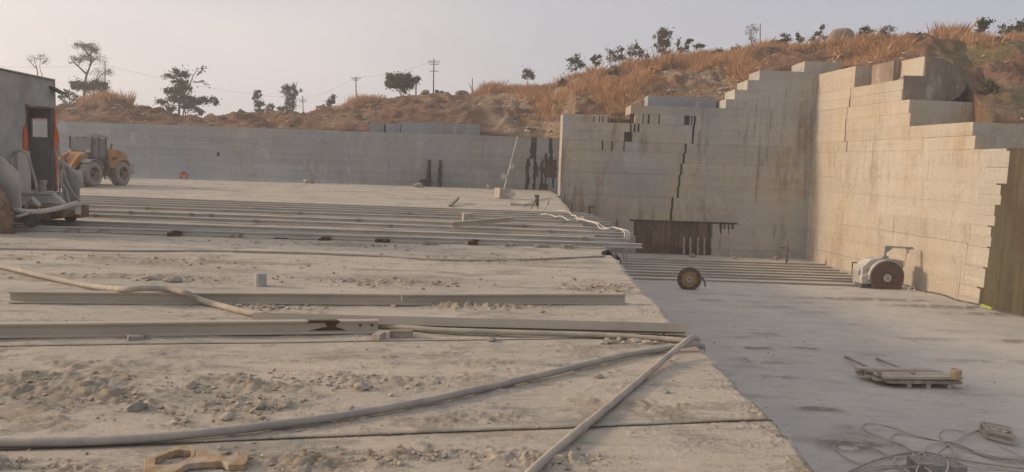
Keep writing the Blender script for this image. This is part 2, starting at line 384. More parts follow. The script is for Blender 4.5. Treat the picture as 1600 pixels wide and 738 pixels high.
# ---- bench
edge_px = [(872,305),(893,332),(925,363),(960,396),(990,435),(1053,500),(1072,520),(1099,543),(1120,568),(1200,655),(1280,738)]
edge = [gz(*p) for p in edge_px]
edge = [Vector((3.75, YF+1.5, 0))] + edge + [Vector((edge[-1].x-.25, 2.0, 0)), Vector((edge[-1].x-.5, -4, 0))]
EY = np.array([p.y for p in edge])[::-1]; EX = np.array([p.x for p in edge])[::-1]
s1a, s1b = gz(417,687), gz(1205,657); s2a, s2b = gz(0,539), gz(942,531)
TA = (s1b.y-s1a.y)/(s1b.x-s1a.x); print('slot slope', TA, (s2b.y-s2a.y)/(s2b.x-s2a.x))
def vof(p): return p.y - p.x*TA
slots = [vof((s1a+s1b)/2), vof((s2a+s2b)/2)]
rows = [-4., -2., 0., 1.5]; v = 2.6
while v < YF+3:
    rows.append(v); v += max(.011, .0011*v*v*.55)
zov = []
rows = sorted(rows); 
for sv in slots: rows = [r for r in rows if abs(r-sv) > .10]
seq = []; prev = -99.
for r in rows:
    for sv in slots:
        if prev < sv < r: seq += [(sv-.085,0,1),(sv-.019,0,1),(sv-.020,-.003,1),(sv-.07,-.06,1),(sv-.07,-.3,1),(sv+.07,-.3,1),(sv+.07,-.06,1),(sv+.020,-.003,1),(sv+.019,0,1),(sv+.085,0,1)]  # undercut below a thin lip, a shape added to keep the cut dark
    seq.append((r,0,0)); prev = r
rows = np.array([q[0] for q in seq]); ZOV = np.array([q[1] for q in seq])[:,None]; ISS = np.array([q[2] for q in seq])[:,None]
NC = 560
Y0 = rows[:,None]
s = np.linspace(0, 1, NC)[None,:]
left = -(0.95*np.maximum(Y0, 3)+5)
ed = np.full_like(Y0, 2.)
for _ in range(6): ed = np.interp((Y0+ed*TA)[:,0], EY, EX)[:,None]
U = left + (ed-left)*(1-(1-s)**1.25)
V = Y0 + U*TA
ed_n = (fbm(V*3.1, V*0+3, 4, 5)-.5)*.10 + (fbm(V*.7, V*0+9, 3, 8)-.5)*.12
U = U + ed_n*sstep(.93, 1., s)*np.ones_like(U)
def blob(px, py, rx, ry, z=0.):
    p = gz(px, py, z); return p.x, p.y, rx, ry
def gsum(X, Y, blobs):
    g = 0*X
    for bx, by, rx, ry in blobs: g = np.maximum(g, np.exp(-((X-bx)/rx)**2-((Y-by)/ry)**2))
    return g
rubble_blobs = [blob(200,625,.9,.35), blob(60,600,.7,.4), blob(380,640,.5,.3), blob(560,597,.55,.22), blob(400,600,.6,.3), blob(480,725,.6,.15), blob(640,715,.45,.12), blob(850,720,.4,.12), blob(20,730,.6,.12),
                blob(260,435,1.5,.3), blob(590,440,1.2,.3), blob(940,450,.5,.5), blob(520,383,1.5,.3), blob(730,405,1.6,.5), blob(250,408,2.5,.5), blob(420,480,.6,.2), blob(750,480,.9,.2), blob(660,312,1.4,.5), blob(560,300,2,.6)]
g = gsum(U, V, rubble_blobs)
nz = fbm(U*2.3, V*3.4, 5, 21)
D = np.clip(g*1.25*sstep(.30, .62, nz) + .7*sstep(.52, .74, fbm(U*.8+4, V*1.6, 6, 33))*sstep(.4,.6,fbm(U*4, V*7, 4, 37)), 0, 1)
wu, wv = U + .05*fbm(U*6,V*6,3,71), V + .05*fbm(U*6+9,V*6,3,73)
d1, d2, hc = worley(wu*7.5, wv*9.5, 3); e1, e2, hf = worley(wu*19, wv*22, 4)
plate = hc*sstep(.02,.22,d2-d1); fine = hf*sstep(.02,.25,e2-e1)
near = 1-sstep(9, 16, V)
keep = sstep(.35,.6,fbm(U*3.1+5,V*3.7,4,79))
Z = (fbm(U*.5, V*.9, 4, 2)-.5)*.05*sstep(3, 9, V) + np.minimum(D, .25+g)*(.052*plate*keep+.022*fine)*(.35+.65*near) + g*D*.03*(nz-.3) + (fbm(U*11, V*13, 4, 3)-.5)*(.007+.03*D)
Z = Z + near*.010*fine*sstep(.55,.7,fbm(U*1.7+2,V*2.9,5,87))
Z = Z - .06*sstep(.985, 1., s)*fbm(V*4, V*0, 3, 77)
Z = np.where(ISS > 0, Z*.3 + ZOV, Z)
P = np.stack([U, V, Z], -1)
bench = tag(grid_mesh('ground_bench', P, M['bench'], {'dirt': D}), 'pale dusty sawn granite bench strewn with rubble', None, None, 'structure')
# its sawn side down to the pit
side = np.stack([P[:,-1,:]]*6, 0).copy()
for k in range(6): side[k,:,2] = P[:,-1,2] + (ZP-.3-P[:,-1,2])*k/5; side[k,:,0] -= .0 + .03*(k > 0)
tag(grid_mesh('rock_face', side, M['granite'], {'rnd': side[:,:,0]*0+.5}), None, None, None, 'structure')
def bench_z(x, y): 
    return 0.0

# ---- pit floor
py = [0.]; 
while py[-1] < YB+1: py.append(py[-1]+max(.05, .0006*py[-1]**2*.35))
PY = np.array(py)[:,None]; px_ = np.linspace(0, 1, 420)[None,:]
PX = 1.2 + (2+PY*.78-0)*px_; PX = PX + 0*PY; PYY = PY + 0*px_
pit_blobs = [blob(1195,565,.9,.3,ZP), blob(1280,642,.55,.22,ZP), blob(1215,590,.5,.2,ZP), blob(1330,700,.7,.3,ZP), blob(1180,545,.9,.2,ZP), blob(1260,545,.4,.12,ZP), blob(1590,535,.8,.3,ZP),
             blob(1350,468,3,.4,ZP), blob(1480,480,3,.4,ZP), blob(1560,492,2,.4,ZP)]
gp = gsum(PX, PYY, pit_blobs)
DP = np.clip(gp*1.5*sstep(.30,.52,fbm(PX*2.2, PYY*3, 5, 51)) + .5*sstep(.62,.8,fbm(PX*.5, PYY*1.3, 5, 63)), 0, 1)
ZZ = ZP + (fbm(PX*.4, PYY*.6, 4, 12)-.5)*.06 + DP*.07*fbm(PX*6, PYY*8, 5, 13) + (fbm(PX*9, PYY*9, 3, 14)-.5)*.012
tag(grid_mesh('ground_pit', np.stack([PX, PYY, ZZ], -1), M['pit'], {'dirt': DP}), 'grey dusty pit floor below the bench', None, None, 'structure')

# ---- walls built block by block, course by course
def wall(name, p2uz, org_, udir, ndir, courses, mats, depth=2.4, gap=.004, off=.03, blk=3.2, seed=1, label=None, ztop=None, dtop=2.):
    """courses: (z0, z1, [(u0, u1, kind)]) kind 0 sawn, 1 seep brown set back, 2 algae, -1 open gap, 3 thin bars"""
    rr = random.Random(seed); mb = MB()
    def put(u0, u1, z0, z1, o, mi, dep, org=None):
        org = org or org_
        ga, gb = gap*rr.uniform(.2,1), gap*rr.uniform(.2,1); gc, gd = gap*rr.choice((.1,.1,.4,1.6)), gap*rr.choice((.1,.1,.4,1.6)); u0 += ga; u1 -= gb; z0 += gc; z1 -= gd
        if u1-u0 < .03 or z1-z0 < .03: return
        a = org + udir*u0 + ndir*o; b = org + udir*u1 + ndir*(o+rr.uniform(-.008,.008)); back = -ndir*dep
        f = lambda p, z: Vector((p.x, p.y, z)); t = rr.uniform(-.01,.01)
        mb.hexa([f(a,z0), f(b,z0), f(b+back,z0), f(a+back,z0), f(a+ndir*t,z1), f(b+ndir*t,z1), f(b+back,z1), f(a+back,z1)], mi, rr.random())
    for ci, cc in enumerate(courses):
        z0, z1, cells = cc[:3]
        if ztop and z0 > ztop-.01: depth = dtop
        co = rr.uniform(-off, off) if len(cc) < 4 else cc[3]
        for u0, u1, k in cells:
            if k == -1:
                continue
            if k == 1:
                put(u0, u1, z0-.02, z1+.02, -.30+rr.uniform(-.05,.05), 1, depth-.4); continue
            if k == 4:
                put(u0, u1, z0, z1, co, 0, 1.1, org_-ndir*1.2); continue
            if k == 5:
                put(u0, u1, z0-.01, z1+.01, -.7+rr.uniform(-.1,.1), 3, depth-.8); continue
            if k == 2:
                put(u0, u1, z0-.015, z1+.015, -.02+rr.uniform(-.015,.015), 2, depth); continue
            w = u0
            while w < u1-.01:
                e = w + blk*rr.uniform(.6, 1.5)
                if u1-e < blk*.4: e = u1
                put(w, e, z0, z1, co+rr.uniform(-off*.6, off*.6), 0, depth); w = e
    # a solid core behind the blocks so that the open joints are dark rock, not daylight
    o = mb.build(name, mats, fix=False); return tag(o, label, 'quarry wall')

# back wall of the pit: u = x, courses measured at the face
def UB(px, py=250): return onY(px, py, YB).x
def ZB(px, py): return onY(px, py, YB).z
zc = [ZP-.3] + [ZB(1080, y) for y in (388, 371, 363, 356, 349, 346, 328, 310, 292, 274, 256, 240, 225, 210, 196, 181, 167)]
top_steps = [(1118,165),(1134,155),(1148,140),(1168,125),(1187,110),(1257,96),(1330,96)]
zc2 = zc[:-1] + [ZB(1060,167), ZB(1134,155), ZB(1148,140), ZB(1168,125), ZB(1187,110), ZB(1257,96)]
uL = UB(877, 250); uR = UB(1283, 250)+.9
cells_extra = {   # course index -> non-sawn cells in px at about that height
}
def mid(zz):      # picture row of a height on the face near its middle
    return hor(1080) - (zz-HEYE)*FPX/YB
courses = []
crack = [(1085,190),(1083,200),(1082,212),(1079,222),(1071,232),(1068,245),(1064,262),(1061,280),(1059,292),(1053,305),(1050,320),(1048,332)]
for i in range(len(zc2)-1):
    z0, z1 = zc2[i], zc2[i+1]; ym = mid((z0+z1)/2); cells = []
    if ym > 196: l = uL
    elif ym > 168: l = UB(985, 185)
    else:
        l = None
        for (x, y) in top_steps:
            if ym > y-1.5: l = UB(x, ym); break
        if ym <= 168 and ym > 163: l = UB(994, 165)
    if l is None: continue
    special = []
    if 346 < ym < 402:
        if ym < 349.5: segs = [(984,1152)]
        elif ym < 370: segs = [(990,1113.5)] + ([(1124,1129),(1131,1134),(1137,1140),(1143,1147)] if ym < 355 else [(1125,1128),(1138,1139.5)] if ym < 362 else [])
        else: segs = [(993,1068),(1070,1078),(1080,1090),(1091.7,1100),(1101.5,1112)]
        special += [(UB(x0,ym), UB(x1,ym), 1) for x0, x1 in segs]
    cx = [c for c in crack if abs(c[1]-ym) < 9]
    if cx and ym > 186: special.append((UB(cx[0][0]-1.2,ym), UB(cx[0][0]+2.2,ym), 1))
    if 181 < ym < 196: special += [(UB(985,ym),UB(992,ym),1),(UB(1004,ym),UB(1005.5,ym),1),(UB(1012,ym),UB(1015,ym),1),(UB(1029,ym),UB(1031,ym),1),(UB(1069,ym),UB(1078,ym),1),(UB(1080,ym),UB(1082,ym),1)]
    if 196 < ym < 211: special += [(UB(984,ym),UB(987,ym),1),(UB(990,ym),UB(993,ym),1),(UB(996,ym),UB(999,ym),1)]
    if 210 < ym < 226: special += [(UB(975,ym),UB(988,ym),1)]
    if 226 < ym < 241: special += [(UB(940,ym),UB(942.5,ym),1),(UB(955,ym),UB(957,ym),1),(UB(974,ym),UB(976,ym),1)]
    special.sort(); c0 = l
    for a, b, k in special:
        if a < c0: continue
        cells.append((c0, a, 0)); cells.append((a, b, k)); c0 = b
    cells.append((c0, uR, 0)); courses.append((z0, z1, cells))
# the thin upright slabs left standing at its left end
zt0, zt1 = ZB(920,195), ZB(920,179)
courses.append((zt0, zt1, [(uL, UB(927,187), 0), (UB(929,187),UB(936,187),0), (UB(937.5,187),UB(941,187),0), (UB(943,187),UB(950,187),0), (UB(952,187),UB(953,187),0)]))
courses.append((zt0, zt0+.45, [(UB(906,190),UB(984,190),1)]))
wall('quarry_wall', None, Vector((0,YB,0)), Vector((1,0,0)), Vector((0,-1,0)), courses, [M['granite'], M['seep_brown'], M['seep_algae']], depth=2.3, seed=3, blk=11., off=.014,
     label='tall stepped grey granite wall at the back of the pit with a brown seep panel')
# set-back slab on top
mb = MB(); a = onY(1012,165,YB+1.6); b = onY(1119,168,YB+1.6)
mb.box(((a.x+b.x)/2, YB+2.6, a.z-.4+.45), (b.x-a.x, 2.0, 1.3))
tag(mb.build('stone_block', M['granite_cool'], loc=((a.x+b.x)/2, YB+2.6, a.z-.6)), 'long low grey granite slab set back on top of the stepped pit wall', 'stone block')

# the long far wall
def UF(px, py=250): return onY(px, py, YF).x
def ZF(px, py): return onY(px, py, YF).z
zt = ZF(500, 203.5)
fz = [-.4, .2, .5, .8, 1.05, 1.35, 1.6, 1.9, 2.2, 2.5, 2.75, 3.0, 3.3, zt]; rf = random.Random(4)
fc = []
brown_cols = [(828,838,219,246),(822,828,246,300),(834,839,246,300),(845,850,246,300),(838,842,258,275),(852,871,245,272),(339,342,251,258),(371,374,212,215),(858,863,222,246),(852,855,240,300),(864,868,245,290),(850,858,285,300)]
for i in range(len(fz)-1):
    z0, z1 = fz[i], fz[i+1]; ym = hor(760) - ((z0+z1)/2-HEYE)*FPX/YF; cells = []; c0 = UF(-520)
    sp = sorted((UF(a+rf.uniform(-1.2,1.2)), UF(b+rf.uniform(-1.2,1.2))) for a, b, y0, y1 in brown_cols if y0-1 < ym < y1+1)
    for a, b in sp:
        if a < c0: a = c0
        if b <= a: continue
        cells += [(c0, a, 0), (a, b, 1)]; c0 = b
    cells.append((c0, UF(900), 0)); fc.append((z0, z1, cells, .004*math.sin(i*2.1)))
wall('quarry_wall', None, Vector((0,YF,0)), Vector((1,0,0)), Vector((0,-1,0)), fc, [M['granite_far'], M['seep_brown'], M['seep_algae']], depth=2.0, seed=5, blk=22., gap=.002, off=.008,
     label='long low blue grey granite wall behind the bench, below the trees')
for (x0, x1, y0, y1, lab) in ((578,600,193,206,'pale short granite block on the long wall, left of two others'), (603,626,194,207,'small grey granite block between two others on the long wall'), (627,750,195,213,'longest grey granite slab lying on top of the long far wall')):
    a = onY(x0, y1, YF+.7); b = onY(x1, y0, YF+.7); mb = MB(); h = b.z-zt
    mb.box(((a.x+b.x)/2, YF+1.2, zt+h/2+.003), (b.x-a.x, 1.3, abs(h)), rz=.02)
    tag(mb.build('stone_block', M['granite_cool'], loc=((a.x+b.x)/2, YF+1.2, zt)), lab, 'stone block', 'sawn blocks left on the quarry walls')

# right wall: u runs from the corner towards the viewer
def ur(px, py): return onR(px, py)[0]
def zr(px, py): return onR(px, py)[1]
uC = -2.5
secs = [   # (u0, u1, z of top) stepped outline of the face
    (uC, ur(1337,105), zr(1310,105)), (ur(1337,200), ur(1370,200), zr(1350,137)), (ur(1370,200), ur(1445,100), zr(1400,92))]
uA, uBk, uS3, uS4 = ur(1445,105), ur(1410,135), ur(1422,185), ur(1523,210)
uS3 = max(uS3, uBk+.4)
zA0 = zr(1445,118); zB0 = zr(1410,157); zS2 = zr(1470,194); zS3 = zr(1540,233); uEnd = ur(1600,400)+9
zlev = [ZP-.3]; 
while zlev[-1] < zS3-.9: zlev.append(zlev[-1] + (1.0 if len(zlev) > 1 else 1.15))
zlev[-1] = zS3; n3 = len(zlev)
def fill(a, b, n): return [a+(b-a)*k/n for k in range(1, n+1)]
zlev += fill(zS3, zS2, 2) + fill(zS2, zB0, 2) + fill(zB0, zA0, 2) + fill(zA0, zr(1330,105), 2) + [zr(1400,92)]
bnd = [(232,1577),(258,1574),(280,1569),(300,1566),(320,1562),(345,1556),(370,1549),(392,1543),(415,1539),(440,1536),(470,1531)]
uA0 = (onplane(1372,110,PR0-NR*1.2,NR)-PR0).dot(UR)
crackR = [(1331,140),(1329,152),(1326,166),(1324,182),(1322,196),(1321,208),(1323,222),(1322,238)]
def crk(z0, z1, cells):
    zm = (z0+z1)/2; q = [(zr(x,y), ur(x,y)) for x, y in crackR]
    if not q[-1][0] < zm < q[0][0]: return cells
    u = np.interp(zm, [k[0] for k in q][::-1], [k[1] for k in q][::-1])+random.uniform(-.12,.12); w = random.uniform(.05,.13); out = []
    for (p, r_, k) in cells:
        if k == 0 and p < u < r_-.3: out += [(p, u, 0), (u, u+w, 1), (u+w, r_, 0)]
        else: out.append((p, r_, k))
    return out
rc = []; rr = random.Random(9)
for i in range(len(zlev)-1):
    z0, z1 = zlev[i], zlev[i+1]; zm = (z0+z1)/2
    if zm < zS3:
        # picture row of this height where the algae begins
        best = min(bnd, key=lambda q: abs(zr(q[1], q[0])-zm)); ub = ur(best[1]+rr.uniform(-2.5,2.5), best[0])
        co_ = rr.uniform(-.014,.014); ns_ = 2; ub += rr.uniform(-.05,.05)
        for q in range(ns_):
            za_, zb_ = z0+(z1-z0)*q/ns_*.93, z0+(z1-z0)*(q+1)/ns_*.93
            dj = rr.gauss(0,.07); rc.append((za_, zb_, [(ub-1.4, ub+dj, 0), (ub+dj, uEnd, 2)], co_))
        rc.append((z0, z1, [(uC, ub-1.4, 0)], co_))
        w = rr.uniform(.5,2.4)
        rc.append((z0+(z1-z0)*.93, z1, [(ub-1.4, ub-w*.16, 0), (ub-w*.16, uEnd, 2)], co_))
    elif zm < zS2: rc.append((z0, z1, crk(z0, z1, [(uC, uS4+rr.uniform(-.2,.1), 0)])))
    elif zm < zB0: rc.append((z0, z1, crk(z0, z1, [(uC, uS3+rr.uniform(-.2,.1), 0)])))
    elif zm < zA0: rc.append((z0, z1, crk(z0, z1, [(uC, uBk+rr.uniform(-.1,.1), 0)])))
    elif zm < zr(1330,105): rc.append((z0, z1, [(uC, secs[0][1], 0), (secs[1][0]+.05, secs[1][1], 5 if zm > zr(1350,140) else 0), (uA0, uBk, 4)]))
    else: rc.append((z0, z1, [(uA0+.5, uBk, 4)]))
wall('quarry_wall', None, PR0, UR, NR, rc, [M['granite_warm'], M['seep_brown'], M['seep_algae'], M['outcrop']], depth=9., seed=8, blk=8., off=.014, gap=.005, ztop=zB0, dtop=2.2,
     label='sunlit warm beige granite wall on the right with a dark algae streak')
# drips along the open joints beside the algae
# ------------------------------------------------------------------ the hill behind
tab = [ # px, depth front, row front, depth ridge, row ridge, power
 (-700,58,205,88,188,.8),(60,58,192,86,172,.8),(110,58,193,86,166,.7),(165,58,194,84,158,.7),(200,58,195,84,166,.7),(240,58,196,86,180,.8),(330,58,199,92,189,.8),(400,58,200,95,187,.8),(470,58,202,95,184,.8),
 (510,58,203,92,174,.7),(560,58,204,88,163,.7),(590,58,205,90,163,.6),(620,58,206,90,154,.55),(680,58,208,90,150,.55),(720,58,210,90,149,.6),(745,58,212,90,146,.7),(770,58,213,88,138,.8),
 (800,58,213,86,134,.85),(850,58,214,84,128,.85),(882,57,205,82,118,.9),(900,54.5,182,80,114,.9),(950,54.5,182,78,104,.9),(985,54.3,166,78,97,.9),(1000,54.3,158,77,95,.9),(1050,54.3,158,76,89,.9),
 (1100,54.3,160,76,82,.9),(1140,54.3,152,76,79,.9),(1170,54.3,128,76,77,.9),(1200,54.3,110,76,76,.8),(1250,54.3,98,76,74,.8),(1290,55,97,76,71,.8),(1340,50,102,75,68,.8),(1370,48.5,96,72,67,.8),(1445,45.8,89,66,60,.8),
 (1460,43.0,100,64,58,.9),(1490,42.5,108,62,57,.9),(1505,42.5,122,62,56,.9),(1520,41,145,61,55,.85),(1535,40,172,60,55,.8),(1548,36,190,59,54,.75),(1560,36.5,192,58,53,.75),(1600,36,197,56,51,.75),(1800,35,210,54,45,.8),(2300,30,200,50,30,.8)]
T = np.array(tab, float); T[T[:,1] >= 57, 1] += 3.6
yS4 = (PR0+UR*uS4).y; yS3 = (PR0+UR*uS3).y; yBk = (PR0+UR*uBk).y; print('ends', yS4, yS3, yBk)
T[:,4] += np.where(T[:,0] > 745, np.clip((T[:,0]-745)/12, 0, 7)+np.clip((T[:,0]-1220)/12, 0, 8), 0)
for r_ in T:
    if r_[0] >= 1545: r_[1] = yS4+1.6
    elif r_[0] >= 1455: r_[1] = np.interp(r_[0], [1455,1505,1545], [yBk+4.6, yBk+2.6, yS4+1.6])
cols = np.arange(-700, 2301, 5.); 
def tcol(k, px): return np.interp(px, T[:,0], T[:,k])
NS = 64
def ray_at(px, row, depth):
    d = np.array([ [*ray(a, b)] for a, b in zip(np.ravel(px), np.ravel(row))]).reshape(*np.shape(px), 3)
    return d/d[...,1:2]*np.asarray(depth)[...,None] + np.array([0,0,HEYE])
tt = np.linspace(0, 1, NS)
cpx = np.repeat(cols[None,:], NS, 0)
dep = tcol(1,cpx) + (tcol(3,cpx)-tcol(1,cpx))*tt[:,None]**1.15
row = tcol(2,cpx) + (tcol(4,cpx)-tcol(2,cpx))*tt[:,None]**tcol(5,cpx)
HP = ray_at(cpx, row, dep)
X_, Y_ = HP[...,0], HP[...,1]
env = (np.sin(np.pi*np.clip(tt,0,1))[:,None]*.9+.12)*sstep(0,.06,tt)[:,None]
rid = 1-np.abs(fbm(X_*.16+3, Y_*.22, 5, 91)-.5)*4
nz_ = (fbm(X_*.09, Y_*.12, 4, 81)-.5)*2.2 + rid*.75 + (fbm(X_*.9, Y_*.9, 4, 83)-.5)*1.3 + (np.abs(fbm(X_*1.6, Y_*.35, 4, 85)-.5)-.15)*1.2
env = env*(1-.75*np.exp(-((cpx-1515)/35)**2)*(1-sstep(.2,.6,tt)[:,None]))
HP[...,2] += nz_*env
rockm = np.exp(-((cpx-830)/95)**2)*(1-sstep(.72,.95,tt)[:,None])*1.15
rockm = np.maximum(rockm, .9*np.exp(-((cpx-1060)/110)**2)*(1-sstep(.25,.5,tt)[:,None]))
rockm = np.maximum(rockm, .8*sstep(1480,1560,cpx)*sstep(.0,.1,tt)[:,None]*(1-sstep(.5,.8,tt)[:,None]))
rockm = np.clip(rockm*1.4*sstep(.32,.58,fbm(X_*.25, Y_*.25, 4, 95)) + .4*sstep(.66,.78,fbm(X_*.2+9, Y_*.3, 4, 99)), 0, 1)
greenm = np.clip(sstep(1420,1520,cpx)*.8*sstep(.42,.62,fbm(X_*.3, Y_*.3, 4, 97)), 0, 1)
# behind the ridge the land falls a little and runs to the horizon
back = []
for k, (dd, dz) in enumerate(((6,-.6),(16,-1.4),(40,-2.0),(90,-3.),(160,-4.),(260,-6.))):
    q = HP[-1].copy(); sc = (q[:,1]+dd)/q[:,1]; q[:,0] *= sc; q[:,1] *= sc
    if dd > 100: q[:,2] = q[:,2]*(1-sstep(60,1500,dd)) 
    q[:,2] += dz; back.append(q)
front = HP[0].copy(); front[:,2] -= 2.5; front[:,1] -= .25
HALL = np.concatenate([front[None], HP, np.array(back)], 0)
ext = lambda a: np.concatenate([a[:1], a, np.repeat(a[-1:], len(back), 0)], 0)
tag(grid_mesh('hill_terrain', HALL, M['hill'], {'rock': ext(rockm), 'green': ext(greenm)}), 'brown earth and bare rock hillside above the quarry walls', None, None, 'structure')
def terr(px, depth):     # ground point of the hill in column px at a depth
    j = int(np.clip(round((px-cols[0])/5), 0, len(cols)-1)); c = HALL[1:, j]
    z = np.interp(depth, c[:,1], c[:,2]); x = np.interp(depth, c[:,1], c[:,0]); return Vector((x, depth, z))
def ridge(px, t=1.0):
    j = int(np.clip(round((px-cols[0])/5), 0, len(cols)-1)); return Vector(HP[int(t*(NS-1)), j])

# the rounded uncut rock at the end of the right wall's upper steps
def outcrop():
    pA = PR0 + UR*uBk; outl = []
    for (x, y) in ((1446,87),(1478,89),(1502,99),(1520,115),(1527,133),(1516,148),(1495,159),(1440,161),(1413,160),(1412,140),(1412,118),(1445.5,119)):
        outl.append(onY(x, y, pA.y-.12))
    bm = bmesh.new(); vs = [bm.verts.new(p) for p in outl]; f = bm.faces.new(vs)
    r = bmesh.ops.extrude_face_region(bm, geom=[f]); ev = [e for e in r['geom'] if isinstance(e, bmesh.types.BMVert)]
    for v in ev: v.co += Vector((1.3, 3.4, .1))
    bmesh.ops.triangulate(bm, faces=bm.faces); bmesh.ops.subdivide_edges(bm, edges=bm.edges, cuts=3, use_grid_fill=True)
    for v in bm.verts:
        n = float(fbm(np.array(v.co.x*1.1), np.array(v.co.z*1.1+v.co.y*.7), 4, 17))-.5
        n2 = float(fbm(np.array(v.co.x*.5+7), np.array(v.co.z*.5+v.co.y*.4), 3, 19))-.5; rt = min(1., max(0., (v.co.x-(pA.x+1.2))/2.2)); v.co += Vector((n*.1+n2*rt*.5, n*.14+n2*.6*rt+rt*rt*1.0, n*.1+n2*.9*rt))
    bmesh.ops.recalc_face_normals(bm, faces=bm.faces)
    me = bpy.data.meshes.new('rock_outcrop'); bm.to_mesh(me); bm.free(); me.materials.append(M['outcrop'])
    a = me.attributes.new('rnd', 'FLOAT', 'FACE'); a.data.foreach_set('value', [.5]*len(me.polygons))
    o = bpy.data.objects.new('rock_outcrop', me); COL.objects.link(o)
    tag(o, 'big brownish uncut rock mass at the end of the upper right wall steps', 'rock')
outcrop()
for k, (x, y, dy, s_, lab) in enumerate(((1583,190,2.4,(.75,.6,.3),'pale broken slab tilted on the hillside at the far right edge'),(1562,172,4.5,(.5,.4,.3),'pale broken rock above the tilted slab at the far right'))):
    p = onY(x, y, yS4+dy); mb = MB(); mb.rock(p, s_, 0, 300+k, 2); tag(mb.build('stone_slab', M['stone'], loc=p), lab, 'stone slab', 'loose slabs on the hill')
# ------------------------------------------------------------------ trees, shrubs, poles and dry grass on the hill
def leafquad(mb, c, size, rr, mi=0):
    n = Vector((rr.gauss(0,1), rr.gauss(0,1), rr.gauss(0,.7))).normalized(); a = n.orthogonal().normalized(); b = n.cross(a)
    th = rr.uniform(0, 6.3); u = (a*math.cos(th)+b*math.sin(th))*size; w = (b*math.cos(th)-a*math.sin(th))*size*rr.uniform(.35,.6)
    mb.add([c-u, c-w*.9+u*.1, c+u, c+w], [(0,1,2,3)], mi, rr.random())
def plant(name, label, cat, depth, stems, lobes, leaf='leaf', bark='bark', dens=1.0, size=.2, thick=.16, group=None, seed=0, twigs=True):
    """stems: picture polylines, lobes: (px, py, rx, ry[, density]) clumps of leaves with depth as well as width"""
    size *= .72; dens *= 1.8; airy = leaf == 'leaf_bare'
    if airy: size *= .75; dens *= 1.7
    rr = random.Random(seed*13+len(lobes)); base = onY(stems[0][0][0], stems[0][0][1], depth); s = depth/FPX
    root = empty(name, base, 0, label, cat, group)
    tb = MB(); lb = MB(); pts = []
    for k, st in enumerate(stems):
        p = [onY(x, y, depth) for x, y in st]; dy = 0
        for i in range(1, len(p)): dy += rr.uniform(-.5,.5)*s*9; p[i].y += dy if k else dy*.3
        p = spline(p, 4); th = thick*(1 if k == 0 else .6); n = len(p)
        tb.tube(p, [th*(1-.72*i/(n-1)) for i in range(n)], 6); pts += p
    for L in lobes:
        cx, cy, rx, ry = L[:4]; d = L[4] if len(L) > 4 else 1.
        rx *= 1.08; ry *= 1.3
        c = onY(cx, cy, depth); c.y += rr.uniform(-.6,.6)*rx*s; rX, rZ = rx*s, ry*s
        if twigs:
            q = min(pts, key=lambda v: (v-c).length + max(0, v.z-c.z)*1.5); m = (q+c)/2; m.z -= .06*(q-c).length
            tb.tube(spline([q, m, c], 3), [thick*.3*(1-.1*i) for i in range(7)], 5)
            for _ in range(5):
                e = c + Vector((rr.uniform(-1,1)*rX, rr.uniform(-1,1)*rX, rr.uniform(-.4,1)*rZ))*.9
                tb.tube([c*.6+q*.4, (c+e)/2, e], [thick*.16, thick*.11, thick*.05], 4)
        subs = [(c + Vector((rr.gauss(0,.48)*rX, rr.gauss(0,.48)*rX, rr.gauss(0,.42)*rZ)), rr.uniform(.14,.42)) for _ in range(max(7, int((rX*rZ)**.5*9)))]
        vol = max(rX*rX*rZ, .02); nl = int(min(900, 60+150*vol**.67)*d*dens)
        for _ in range(nl//6): leafquad(lb, c + Vector((rr.gauss(0,.62)*rX, rr.gauss(0,.62)*rX, rr.gauss(0,.6)*rZ)), size*rr.uniform(.6,1.2), rr)
        for _ in range(nl):
            sc, sr = rr.choice(subs); 
            leafquad(lb, sc + Vector((rr.gauss(0,1), rr.gauss(0,1), rr.gauss(0,.7)))*sr*(rX+rZ)*(.6 if airy else .42), size*rr.uniform(.6,1.3), rr)
    o = tb.build('trunk', M[bark], loc=base, smooth=True); o.parent = root; o.location = (0,0,0)
    if lb.v:
        o = lb.build('crown', M[leaf], loc=base, fix=False); o.parent = root; o.location = (0,0,0)
    return root
G_T = 'trees along the skyline'
plant('bare_tree', 'thin leafless forked tree above the roof of the grey saw machine cabin', 'tree', 118, [[(62,178),(60,128),(58,108),(54,95)],[(62,160),(68,124),(64,106),(66,92)],[(58,108),(50,100),(45,92)],[(66,100),(73,95),(78,92)]],
      [(52,90,10,5),(64,92,12,6),(74,97,6,4),(60,86,10,4),(47,94,6,5)], 'leaf_bare', 'pale_bark', .22, .12, .16, G_T, 1)
plant('tall_tree', 'tallest airy grey tree with a leaning forked trunk on the left skyline', 'tree', 112, [[(131,176),(132,140),(135,118),(140,103),(141,85)],[(134,115),(122,105),(112,95),(108,87)],[(140,103),(146,95),(152,92)],[(141,88),(132,76),(126,71)],[(141,86),(146,80),(151,76)]],
      [(128,73,14,4.5),(142,76,12,6),(135,70,12,3.5),(118,93,9,5),(128,95,8,5),(147,93,11,6),(140,88,9,5),(150,79,5,4)], 'leaf_bare', 'bark', .85, .15, .25, G_T, 2)
plant('thin_tree', 'thin half bare tree leaning beside the plain pole on the left skyline', 'tree', 116, [[(146,176),(147,150),(150,128),(156,112)],[(150,128),(160,116),(170,110)]],
      [(152,112,12,8),(166,110,10,7),(173,112,6,6),(148,124,10,6)], 'leaf_bare', 'bark', .45, .13, .15, G_T, 3)
